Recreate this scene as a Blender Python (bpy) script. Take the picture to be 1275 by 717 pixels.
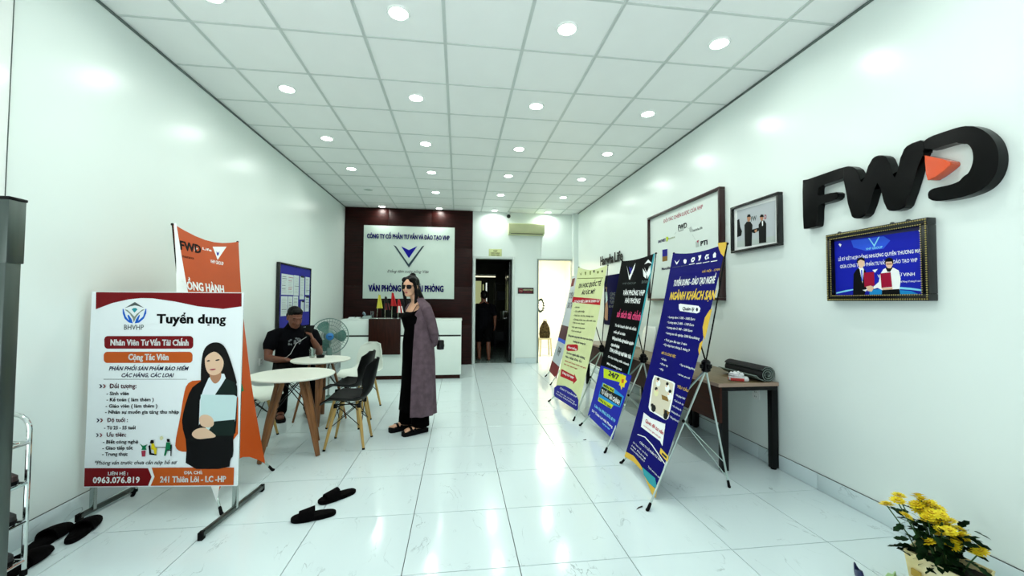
import bpy, bmesh, math, random, unicodedata
from mathutils import Vector, Matrix, Quaternion
for _o in list(bpy.data.objects): bpy.data.objects.remove(_o, do_unlink=True)
SC = bpy.context.scene
COL = SC.collection
PI = math.pi
random.seed(7)

# ------------------------------------------------------------------ camera
CAM_H = 1.3789
cam = bpy.data.cameras.new('camera'); cam_o = bpy.data.objects.new('camera', cam); COL.objects.link(cam_o)
cam.sensor_width = 36.0; cam.sensor_fit = 'HORIZONTAL'; cam.lens = 509.013 / 1275 * 36.0
cam.clip_start = 0.05; cam.clip_end = 200
_r = Vector((0.9914857, -0.1300760, 0.0060259)); _u = Vector((-0.0102032, -0.0314716, 0.9994526)); _f = Vector((0.1298152, 0.9910044, 0.0325309))
cam_o.matrix_world = Matrix(((_r.x, _u.x, -_f.x, 0), (_r.y, _u.y, -_f.y, 0), (_r.z, _u.z, -_f.z, CAM_H), (0, 0, 0, 1)))
SC.camera = cam_o

# ------------------------------------------------------------------ world, light levels, exposure
SC.view_settings.view_transform = 'Standard'; SC.view_settings.look = 'None'
SC.view_settings.gamma = 1.0; SC.view_settings.use_curve_mapping = False
SC.view_settings.exposure = 0.16
SKY_STRENGTH = 0.84
DOWNLIGHT_W = 4.4
SKY_COL = (0.77, 0.91, 1.0)
LAMP_COL = (0.95, 1.0, 0.94)
w = bpy.data.worlds.new('daylight'); SC.world = w; w.use_nodes = True
_bg = w.node_tree.nodes['Background']
_tc = w.node_tree.nodes.new('ShaderNodeTexCoord'); _sx = w.node_tree.nodes.new('ShaderNodeSeparateXYZ'); _rp = w.node_tree.nodes.new('ShaderNodeValToRGB')
_mr = w.node_tree.nodes.new('ShaderNodeMapRange'); _mr.inputs[1].default_value = -1; _mr.inputs[2].default_value = 1
w.node_tree.links.new(_tc.outputs['Generated'], _sx.inputs[0]); w.node_tree.links.new(_sx.outputs['Z'], _mr.inputs[0]); w.node_tree.links.new(_mr.outputs[0], _rp.inputs[0])
_rp.color_ramp.elements[0].position = 0.485; _rp.color_ramp.elements[0].color = (0.45, 0.5, 0.5, 1)
_rp.color_ramp.elements[1].position = 0.515; _rp.color_ramp.elements[1].color = (*SKY_COL, 1)
w.node_tree.links.new(_rp.outputs[0], _bg.inputs['Color']); _bg.inputs['Strength'].default_value = SKY_STRENGTH

sun = bpy.data.lights.new('sun', 'SUN'); sun.energy = 9.0; sun.angle = math.radians(1.0); sun.color = (1.0, 0.93, 0.97)
sun_o = bpy.data.objects.new('sun', sun); COL.objects.link(sun_o); sun_o.rotation_euler = Vector((-0.80, 0.27, -0.54)).to_track_quat('-Z', 'Y').to_euler()   # over the street, stops on the threshold

# ------------------------------------------------------------------ materials
def lin(c):
    if isinstance(c, str):
        c = c.lstrip('#'); c = [int(c[i:i + 2], 16) / 255 for i in (0, 2, 4)]
        c = [(x / 12.92 if x <= 0.04045 else ((x + 0.055) / 1.055) ** 2.4) for x in c]
    return (c[0], c[1], c[2], 1.0)
MATS = {}
def M(name, col, rough=0.5, metal=0.0, var=0.06, scale=6.0, spec=0.5, coat=0.0, stretch=None, col2=None, bump=0.0, trans=0.0, alpha=1.0, sheen=0.0):
    if name in MATS: return MATS[name]
    m = bpy.data.materials.new(name); m.use_nodes = True; nt = m.node_tree; b = nt.nodes['Principled BSDF']
    c = lin(col); d = lin(col2) if col2 else tuple(x * (1 - var * 2) for x in c[:3]) + (1,)
    tc = nt.nodes.new('ShaderNodeTexCoord'); no = nt.nodes.new('ShaderNodeTexNoise'); no.inputs['Scale'].default_value = scale; no.inputs['Detail'].default_value = 4
    mp = nt.nodes.new('ShaderNodeMapping'); nt.links.new(tc.outputs['Object'], mp.inputs[0])
    if stretch: mp.inputs['Scale'].default_value = stretch
    nt.links.new(mp.outputs[0], no.inputs['Vector'])
    rp = nt.nodes.new('ShaderNodeValToRGB'); rp.color_ramp.elements[0].position = 0.35; rp.color_ramp.elements[1].position = 0.65
    rp.color_ramp.elements[0].color = d; rp.color_ramp.elements[1].color = c
    nt.links.new(no.outputs['Fac'], rp.inputs[0]); nt.links.new(rp.outputs[0], b.inputs['Base Color'])
    b.inputs['Roughness'].default_value = rough; b.inputs['Metallic'].default_value = metal; b.inputs['Specular IOR Level'].default_value = spec
    b.inputs['Coat Weight'].default_value = coat; b.inputs['Coat Roughness'].default_value = 0.08
    b.inputs['Transmission Weight'].default_value = trans; b.inputs['Alpha'].default_value = alpha
    if sheen: b.inputs['Sheen Weight'].default_value = sheen
    if bump:
        bp = nt.nodes.new('ShaderNodeBump'); bp.inputs['Strength'].default_value = bump; bp.inputs['Distance'].default_value = 0.01
        nt.links.new(no.outputs['Fac'], bp.inputs['Height']); nt.links.new(bp.outputs[0], b.inputs['Normal'])
    MATS[name] = m
    return m
def EM(name, col, strength):
    if name in MATS: return MATS[name]
    m = bpy.data.materials.new(name); m.use_nodes = True; nt = m.node_tree; b = nt.nodes['Principled BSDF']
    b.inputs['Base Color'].default_value = lin(col); b.inputs['Emission Color'].default_value = lin(col); b.inputs['Emission Strength'].default_value = strength
    MATS[name] = m
    return m
PRINT = dict(maroon='#7a0a12', orange='#c85a1e', grey='#55605f', teal='#2f9aa6', blue='#1b66d0', greygreen='#8d978a', black='#050507', white='#f4f8f6', navy='#141438',
    maroonD='#4a0a20', hair='#0c0808', shirt='#e6f1f5', suit='#12241f', folder='#cfe9e8', skin='#e9c4a4', skinD='#b98566', lips='#a8364a', greenT='#0f7a4c', yellow='#e8d21e',
    cream='#e6e6b4', gold='#d9b33c', goldL='#ecc94a', navyB='#17128c', navyD='#0a0836', photo='#d9d2bb', red='#b81022', pink='#e0447a', royal='#1520a8', royalL='#2c56d8', lime='#c6dc1e',
    ink='#07090a', cyan='#1f92d6', cyanL='#86d8f4', olive='#6d7a1c', greyL='#b7c2bd', bronze='#8a6a30', photoW='#b9c0c4', crimson='#9c1034', greyS='#3a4d57', navyS='#1414a0')
def PM(n): return M('print_' + n, PRINT[n], rough=0.45, var=0.02, scale=3.0, spec=0.15)

wall_m = M('wall_paint', '#e6f1ec', rough=0.27, var=0.008, scale=1.2, spec=0.4)
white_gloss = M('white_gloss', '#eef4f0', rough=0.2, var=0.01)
white_matt = M('white_matt', '#e8eeea', rough=0.5, var=0.015)
ceil_m = M('ceiling_panel_vinyl', '#eef2ef', rough=0.5, var=0.012, scale=3)
grid_m = M('ceiling_grid_metal', '#ccd5d0', rough=0.4, var=0.03)
grout_m = M('dark_grout', '#414947', rough=0.8, var=0.1, scale=30)
wood_dark = M('dark_walnut_laminate', '#2a0a07', rough=0.42, spec=0.16, scale=3.0, stretch=(1, 1, 14), col2='#180503')
wood_cnt = M('counter_walnut', '#32150c', rough=0.35, spec=0.15, scale=5, stretch=(14, 1, 1), col2='#240e08')
wood_desk = M('desk_walnut_front', '#3e1c11', rough=0.45, spec=0.15, scale=4, stretch=(1, 1, 16), col2='#331810')
wood_top = M('desk_oak_top', '#7c6848', rough=0.35, scale=4, stretch=(12, 1, 1), col2='#665334')
edge_band = M('desk_edge_band', '#a98f7c', rough=0.5, var=0.05)
wood_leg = M('table_leg_wood', '#8a5a30', rough=0.5, scale=10, stretch=(1, 1, 0.15), col2='#5f3a1c')
wood_pale = M('chair_leg_beech', '#c9a860', rough=0.45, scale=10, stretch=(1, 1, 0.15), col2='#a98644')
black_metal = M('black_metal', '#050506', rough=0.4, metal=0.0, var=0.1, spec=0.2)
black_plastic = M('black_plastic', '#050506', rough=0.35, var=0.1, spec=0.15)
black_rubber = M('black_rubber', '#050506', rough=0.8, var=0.1, spec=0.15)
steel = M('brushed_steel', '#b4bcb8', rough=0.22, metal=1.0, var=0.06, scale=20, stretch=(1, 1, 0.1))
steel_dark = M('tarnished_steel', '#5d6662', rough=0.3, metal=0.85, var=0.15, scale=14, stretch=(1, 1, 0.1))
alu = M('aluminium_leg', '#bfcfc9', rough=0.3, metal=0.8, var=0.04)
chrome = M('chrome_tube', '#d5dbd8', rough=0.12, metal=1.0, var=0.03)
sign_black = M('black_gloss_acrylic', '#020203', rough=0.2, var=0.05, spec=0.14)
sign_orange = M('orange_gloss_acrylic', '#e2501c', rough=0.2, var=0.05, coat=0.4)
skin_m = M('skin_light', '#d7a585', rough=0.5, var=0.05, scale=20)
skin_d = M('skin_tan', '#744532', rough=0.5, var=0.08, scale=20)
hair_m = M('black_hair', '#070505', rough=0.5, spec=0.12, var=0.3, scale=30, stretch=(6, 6, 0.4), bump=0.3)
cloth_black = M('black_cloth', '#040405', rough=0.9, var=0.15, scale=12, spec=0.08)
cloth_mauve = M('mauve_grey_knit', '#63525a', rough=0.95, var=0.14, scale=18, spec=0.15, bump=0.2)
cloth_navy = M('navy_jersey', '#07070c', rough=0.9, var=0.15, scale=12, spec=0.08)
slipper_m = M('black_fleece', '#060405', rough=0.95, spec=0.08, var=0.3, scale=40, bump=0.4)

# ------------------------------------------------------------------ mesh helpers
def frame_of(d, up=Vector((0, 0, 1))):
    d = d.normalized(); a = up if abs(d.dot(up)) < 0.95 else Vector((1, 0, 0))
    x = a.cross(d).normalized(); return x, d.cross(x).normalized()
class MB:
    def __init__(s): s.bm = bmesh.new()
    def box(s, lo, hi, mi=0, bevel=0.0, rot=None, org=None):
        lo, hi = Vector(lo), Vector(hi); c = (lo + hi) / 2; e = hi - lo
        r = bmesh.ops.create_cube(s.bm, size=1.0); vs = r['verts']
        for v in vs: v.co = Vector((v.co.x * e.x, v.co.y * e.y, v.co.z * e.z))
        fs = list({f for v in vs for f in v.link_faces})
        if bevel:
            eds = list({x for v in vs for x in v.link_edges})
            g = bmesh.ops.bevel(s.bm, geom=eds, offset=min(bevel, min(e) * 0.45), segments=2, affect='EDGES', profile=0.5)
            fs = g['faces'] + [f for f in fs if f.is_valid]; vs = list({v for f in fs for v in f.verts})
        for f in fs:
            if f.is_valid: f.material_index = mi
        for v in vs:
            p = v.co.copy()
            if rot is not None: p = rot @ p
            v.co = p + c
        if org is not None and rot is not None: pass
        return s
    def bar(s, p0, p1, w_, h_, up=(0, 0, 1), bevel=0.0, mi=0):
        p0, p1 = Vector(p0), Vector(p1); d = p1 - p0; x, y = frame_of(d, Vector(up)); L = d.length
        R = Matrix((x, y, d.normalized())).transposed(); c = (p0 + p1) / 2
        r = bmesh.ops.create_cube(s.bm, size=1.0); vs = r['verts']
        for v in vs: v.co = Vector((v.co.x * w_, v.co.y * h_, v.co.z * L))
        if bevel:
            g = bmesh.ops.bevel(s.bm, geom=list({x_ for v in vs for x_ in v.link_edges}), offset=bevel, segments=2, affect='EDGES', profile=0.5)
            vs = list({v for f in g['faces'] for v in f.verts} | {v for v in vs if v.is_valid})
        for v in vs: v.co = R @ v.co + c
        for f in {f for v in vs for f in v.link_faces}: f.material_index = mi
        return s
    def loft(s, rings, caps=True, closed=True, mi=0):
        vr = [[s.bm.verts.new(p) for p in r] for r in rings]; n = len(rings[0])
        for a, b in zip(vr, vr[1:]):
            for i in range(n if closed else n - 1):
                j = (i + 1) % n
                try: f = s.bm.faces.new((a[i], a[j], b[j], b[i])); f.material_index = mi
                except ValueError: pass
        if caps and closed:
            for r, rev in ((vr[0], True), (vr[-1], False)):
                f = s.bm.faces.new(r[::-1] if rev else r); f.material_index = mi
        return s
    def tube(s, pts, r, n=10, side=None, mi=0, round_ends=False):
        pts = [Vector(p) for p in pts]; rs = r if isinstance(r, (list, tuple)) else [r] * len(pts)
        rings = []; px = None
        for i, p in enumerate(pts):
            d = (pts[min(i + 1, len(pts) - 1)] - pts[max(i - 1, 0)]).normalized()
            if side is not None: x = Vector(side); x = (x - d * x.dot(d)).normalized(); y = d.cross(x)
            elif px is None: x, y = frame_of(d)
            else: x = (px - d * px.dot(d)).normalized(); y = d.cross(x)
            px = x; q = rs[i]; ra, rb = q if isinstance(q, (list, tuple)) else (q, q)
            rings.append([p + x * (ra * math.cos(2 * PI * k / n)) + y * (rb * math.sin(2 * PI * k / n)) for k in range(n)])
            if round_ends and i in (0, len(pts) - 1):
                rad = min(ra, rb); out = []
                for t in (0.95, 0.7):
                    sc = math.sqrt(1 - t * t); off = d * (rad * t) * (-1 if i == 0 else 1)
                    out.append([p + off + x * (ra * sc * math.cos(2 * PI * k / n)) + y * (rb * sc * math.sin(2 * PI * k / n)) for k in range(n)])
                if i == 0: rings[-1:-1] = out
                else: rings.extend(out[::-1])
        return s.loft(rings, mi=mi)
    def lathe(s, prof, n=24, c=(0, 0, 0), axis='z', mi=0, caps=True):
        c = Vector(c); rings = []
        for r, z in prof:
            ring = []
            for k in range(n):
                a = 2 * PI * k / n; x, y = r * math.cos(a), r * math.sin(a)
                ring.append(c + (Vector((x, y, z)) if axis == 'z' else Vector((x, -z, y)) if axis == 'y' else Vector((z, x, y))))
            rings.append(ring)
        return s.loft(rings, caps=caps, mi=mi)
    def ball(s, c, r, seg=12, mi=0, rot=None):
        r = Vector(r) if isinstance(r, (list, tuple, Vector)) else Vector((r, r, r))
        g = bmesh.ops.create_uvsphere(s.bm, u_segments=seg, v_segments=max(6, seg * 2 // 3), radius=1.0)
        for v in g['verts']:
            p = Vector((v.co.x * r.x, v.co.y * r.y, v.co.z * r.z))
            if rot is not None: p = rot @ p
            v.co = p + Vector(c)
            for f in v.link_faces: f.material_index = mi
        return s
    def prism(s, pts, f0, f1, mi=0, bevel=0.0):
        """pts 2D outline; f0, f1 map (a,b) to the two ends"""
        a = [s.bm.verts.new(f0(*p)) for p in pts]; b = [s.bm.verts.new(f1(*p)) for p in pts]; n = len(pts)
        fa = s.bm.faces.new(a[::-1]); fb = s.bm.faces.new(b); fs = [fa, fb]
        for i in range(n): fs.append(s.bm.faces.new((a[i], a[(i + 1) % n], b[(i + 1) % n], b[i])))
        for f in fs: f.material_index = mi
        if bevel:
            eds = list(fb.edges)
            bmesh.ops.bevel(s.bm, geom=eds, offset=bevel, segments=2, affect='EDGES', profile=0.5)
        return s
    def build(s, name, mats, parent=None, smooth=35, loc=None):
        bmesh.ops.recalc_face_normals(s.bm, faces=s.bm.faces[:])
        me = bpy.data.meshes.new(name); s.bm.to_mesh(me); s.bm.free()
        return link(name, me, mats, parent, smooth)
def link(name, me, mats, parent=None, smooth=35):
    for m in (mats if isinstance(mats, (list, tuple)) else [mats]): me.materials.append(m)
    if smooth:
        me.polygons.foreach_set('use_smooth', [True] * len(me.polygons))
        try: me.set_sharp_from_angle(angle=math.radians(smooth))
        except Exception: pass
    o = bpy.data.objects.new(name, me); COL.objects.link(o)
    if parent is not None: o.parent = parent
    return o
def tag(o, label=None, cat=None, group=None, kind=None):
    if label: o['label'] = label
    if cat: o['category'] = cat
    if group: o['group'] = group
    if kind: o['kind'] = kind
    return o
def thing(name, label, cat, loc=(0, 0, 0), rz=0.0, group=None):
    o = bpy.data.objects.new(name, None); COL.objects.link(o); o.location = loc; o.rotation_euler = (0, 0, rz); o.empty_display_size = 0.1
    return tag(o, label, cat, group)
def copy_tree(src, parent=None, label=None, loc=None, rz=None):
    c = src.copy(); COL.objects.link(c); c.parent = parent
    if label: c['label'] = label
    if loc is not None: c.location = loc
    if rz is not None: c.rotation_euler = (0, 0, rz)
    for ch in [o for o in bpy.data.objects if o.parent == src]: copy_tree(ch, c)
    return c
def blob(name, chains, mats, parent=None, voxel=0.006, smooth_it=3, extra=None):
    """chains of swept rings and ellipsoids united into ONE continuous skin by a voxel remesh"""
    mb = MB()
    for ch in chains:
        if ch[0] == 'b': mb.ball(ch[1], ch[2], seg=16, rot=ch[3] if len(ch) > 3 else None)
        else: mb.tube(ch[1], ch[2], n=14, side=ch[3] if len(ch) > 3 else None, round_ends=True)
    bmesh.ops.recalc_face_normals(mb.bm, faces=mb.bm.faces[:])
    me = bpy.data.meshes.new('tmp'); mb.bm.to_mesh(me); mb.bm.free()
    o = bpy.data.objects.new('tmp', me); COL.objects.link(o)
    md = o.modifiers.new('r', 'REMESH'); md.mode = 'VOXEL'; md.voxel_size = voxel; md.adaptivity = 0
    if smooth_it:
        sm = o.modifiers.new('s', 'SMOOTH'); sm.factor = 0.5; sm.iterations = smooth_it
    dg = bpy.context.evaluated_depsgraph_get(); dg.update()
    me2 = bpy.data.meshes.new_from_object(o.evaluated_get(dg)); me2.name = name
    bpy.data.objects.remove(o, do_unlink=True)
    me2.materials.clear()
    return link(name, me2, mats, parent, smooth=80)

# ------------------------------------------------------------------ lettering: glyph outlines of the built-in font, accents drawn here
_tc_ = bpy.data.curves.new('glyphs', 'FONT'); _to_ = bpy.data.objects.new('glyphs', _tc_); COL.objects.link(_to_)
_tc_.fill_mode = 'FRONT'; _tc_.resolution_u = 2
_GL = {}
def _mesh_of(txt, wgt):
    _tc_.body = txt; _tc_.offset = wgt
    me = bpy.data.meshes.new_from_object(_to_)
    vs = [(v.co.x, v.co.y) for v in me.vertices]; fs = [tuple(p.vertices) for p in me.polygons]
    bpy.data.meshes.remove(me); return vs, fs
_HX = max(v[0] for v in _mesh_of('H', 0)[0]); CAPH = max(v[1] for v in _mesh_of('H', 0)[0])
def glyph(ch, wgt):
    k = (ch, wgt)
    if k not in _GL:
        if ch == ' ': _GL[k] = ([], [], 0.26)
        else:
            vs, fs = _mesh_of(ch, wgt); adv = max(v[0] for v in _mesh_of(ch + 'H', 0)[0]) - _HX
            _GL[k] = (vs, fs, adv)
    return _GL[k]
def _seg(V, F, p, q, t):
    dx, dy = q[0] - p[0], q[1] - p[1]; L = math.hypot(dx, dy) or 1; nx, ny = -dy / L * t / 2, dx / L * t / 2; ex, ey = dx / L * t * .2, dy / L * t * .2
    b = len(V); V += [(p[0] + nx - ex, p[1] + ny - ey), (p[0] - nx - ex, p[1] - ny - ey), (q[0] - nx + ex, q[1] - ny + ey), (q[0] + nx + ex, q[1] + ny + ey)]; F.append((b, b + 1, b + 2, b + 3))
def _line(V, F, pts, t):
    for p, q in zip(pts, pts[1:]): _seg(V, F, p, q, t)
def text2d(s, wgt):
    """-> verts, faces, width for a line of text of font size 1, baseline 0"""
    V, F, x = [], [], 0.0; t = 0.065 + 1.1 * wgt
    for ch in s:
        dec = unicodedata.normalize('NFD', ch); base, marks = dec[0], dec[1:]
        bar = None
        if base == '\u0110': base, bar = 'D', 1
        elif base == '\u0111': base, bar = 'd', 2
        vs, fs, adv = glyph(base, min(wgt, 0.018) if base in 'g' else wgt)
        if vs:
            b = len(V); V += [(vx + x, vy) for vx, vy in vs]; F += [tuple(i + b for i in f) for f in fs]
            x0 = min(v[0] for v in vs) + x; x1 = max(v[0] for v in vs) + x; yt = max(v[1] for v in vs); cx = (x0 + x1) / 2; yb = min(0, min(v[1] for v in vs))
            if bar == 1: _seg(V, F, (x0 - .07, .34), (x0 + .2, .34), t)
            if bar == 2: _seg(V, F, (x1 - .24, .57), (x1 + .06, .57), t * .9)
            y = yt + .05; dx = 0
            for m in sorted(marks, key=lambda m: {'\u0302': 0, '\u0306': 0, '\u031b': 0}.get(m, 1)):
                o = ord(m)
                if o == 0x302: _line(V, F, [(cx - .12, y), (cx, y + .1), (cx + .12, y)], t * .8); y += .13; dx = .08
                elif o == 0x306: _line(V, F, [(cx - .12, y + .09), (cx - .06, y + .01), (cx + .06, y + .01), (cx + .12, y + .09)], t * .8); y += .13
                elif o == 0x31b: _line(V, F, [(x1 - .05, yt - .04), (x1 + .05, yt - .02), (x1 + .08, yt + .08)], t * .9)
                elif o == 0x301: _seg(V, F, (cx - .04 + dx, y), (cx + .07 + dx, y + .13), t)
                elif o == 0x300: _seg(V, F, (cx + .04 + dx, y), (cx - .07 + dx, y + .13), t)
                elif o == 0x303: _line(V, F, [(cx - .13, y + .02), (cx - .05, y + .08), (cx + .05, y + .03), (cx + .13, y + .09)], t * .8)
                elif o == 0x309: _line(V, F, [(cx + dx - .04, y + .11), (cx + dx + .03, y + .14), (cx + dx + .05, y + .09), (cx + dx, y + .05), (cx + dx, y)], t * .6)
                elif o == 0x323: _seg(V, F, (cx - t * .5, yb - .1), (cx + t * .5, yb - .1), t)
        x += adv + wgt * 0.6
    return V, F, max([v[0] for v in V] or [1])
class Canvas:
    """a flat or gently bowed printed face: (x right, y down, in metres) -> space; n points out of the print"""
    def __init__(s, TL, U, V, n_sign=1, bow=None):
        s.o = Vector(TL); s.U = Vector(U).normalized(); s.V = Vector(V).normalized(); s.n = s.U.cross(s.V).normalized() * n_sign
        s.g = s.U.dot(s.V); s.bow = bow; s.level = 0
    def at(s, x, y, off=0.0):
        det = 1 - s.g * s.g; a = (x - s.g * y) / det; b = (y - s.g * x) / det
        return s.o + s.U * a + s.V * b + s.n * (off + (s.bow(x, y) if s.bow else 0.0))
    def layer(s, name, rows, parent, raise_=0.0, step=0.00007, base=0.0008, mats=None):
        cols = []; out = bmesh.new()
        for row in rows:
            c = row[2] if row[0] == 'P' else row[6]
            if c not in cols: cols.append(c)
            s.level += 1; off = base + s.level * step
            bm = bmesh.new()
            if row[0] == 'P':
                bm.faces.new([bm.verts.new((x, y, 0)) for x, y in row[1]])
                if s.bow:
                    y0 = min(p[1] for p in row[1]); y1 = max(p[1] for p in row[1]); k = math.ceil(y0 / 0.05)
                    while k * 0.05 < y1:
                        bmesh.ops.bisect_plane(bm, geom=bm.verts[:] + bm.edges[:] + bm.faces[:], plane_co=(0, k * 0.05, 0), plane_no=(0, 1, 0)); k += 1
            else:
                _, txt, x0, x1, yb, cap, _c, wgt, shear = row
                V, F, wd = text2d(txt, min(wgt, 0.030)); sy = cap / CAPH; sx = (x1 - x0) / wd
                vs = [bm.verts.new((x0 + (vx + shear * vy) * sx, yb - vy * sy, 0)) for vx, vy in V]
                if wgt > 0.03:
                    n0 = len(vs); e = 0.018 + (wgt - 0.03) * 1.5; vs += [bm.verts.new((v.co.x + e * sx, v.co.y, 0)) for v in vs[:n0]]; F = F + [tuple(i + n0 for i in f) for f in F]
                for f in F:
                    try: bm.faces.new([vs[i] for i in f])
                    except ValueError: pass
            if raise_:
                g = bmesh.ops.extrude_face_region(bm, geom=bm.faces[:])
                for v in g['geom']:
                    if isinstance(v, bmesh.types.BMVert): v.co.z = raise_
            for v in bm.verts: v.co = s.at(v.co.x, v.co.y, off + v.co.z)
            mi = cols.index(c); vm = {v: out.verts.new(v.co) for v in bm.verts}
            for f in bm.faces:
                try: out.faces.new([vm[v] for v in f.verts]).material_index = mi
                except ValueError: pass
            bm.free()
        me = bpy.data.meshes.new(name); out.to_mesh(me); out.free()
        o = link(name, me, [(mats or {}).get(c) or PM(c) for c in cols], parent, smooth=0)
        if 'lettering' in name or name in ('print_lines', 'small_print', 'arrow_marks', 'partner_logos', 'logo_row', 'interview_drawing', 'raised_word'): o['kind'] = 'stuff'
        return o
    def sheet(s, name, pts, thick, mat, parent):
        bm = bmesh.new(); bm.faces.new([bm.verts.new((x, y, 0)) for x, y in pts])
        ys = [p[1] for p in pts]; k = math.ceil(min(ys) / 0.05)
        if s.bow:
            while k * 0.05 < max(ys):
                bmesh.ops.bisect_plane(bm, geom=bm.verts[:] + bm.edges[:] + bm.faces[:], plane_co=(0, k * 0.05, 0), plane_no=(0, 1, 0)); k += 1
        g = bmesh.ops.extrude_face_region(bm, geom=bm.faces[:])
        for v in g['geom']:
            if isinstance(v, bmesh.types.BMVert): v.co.z = -thick
        for v in bm.verts: v.co = s.at(v.co.x, v.co.y, v.co.z)
        bmesh.ops.recalc_face_normals(bm, faces=bm.faces[:])
        me = bpy.data.meshes.new(name); bm.to_mesh(me); bm.free()
        return link(name, me, mat, parent, smooth=30)
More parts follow.
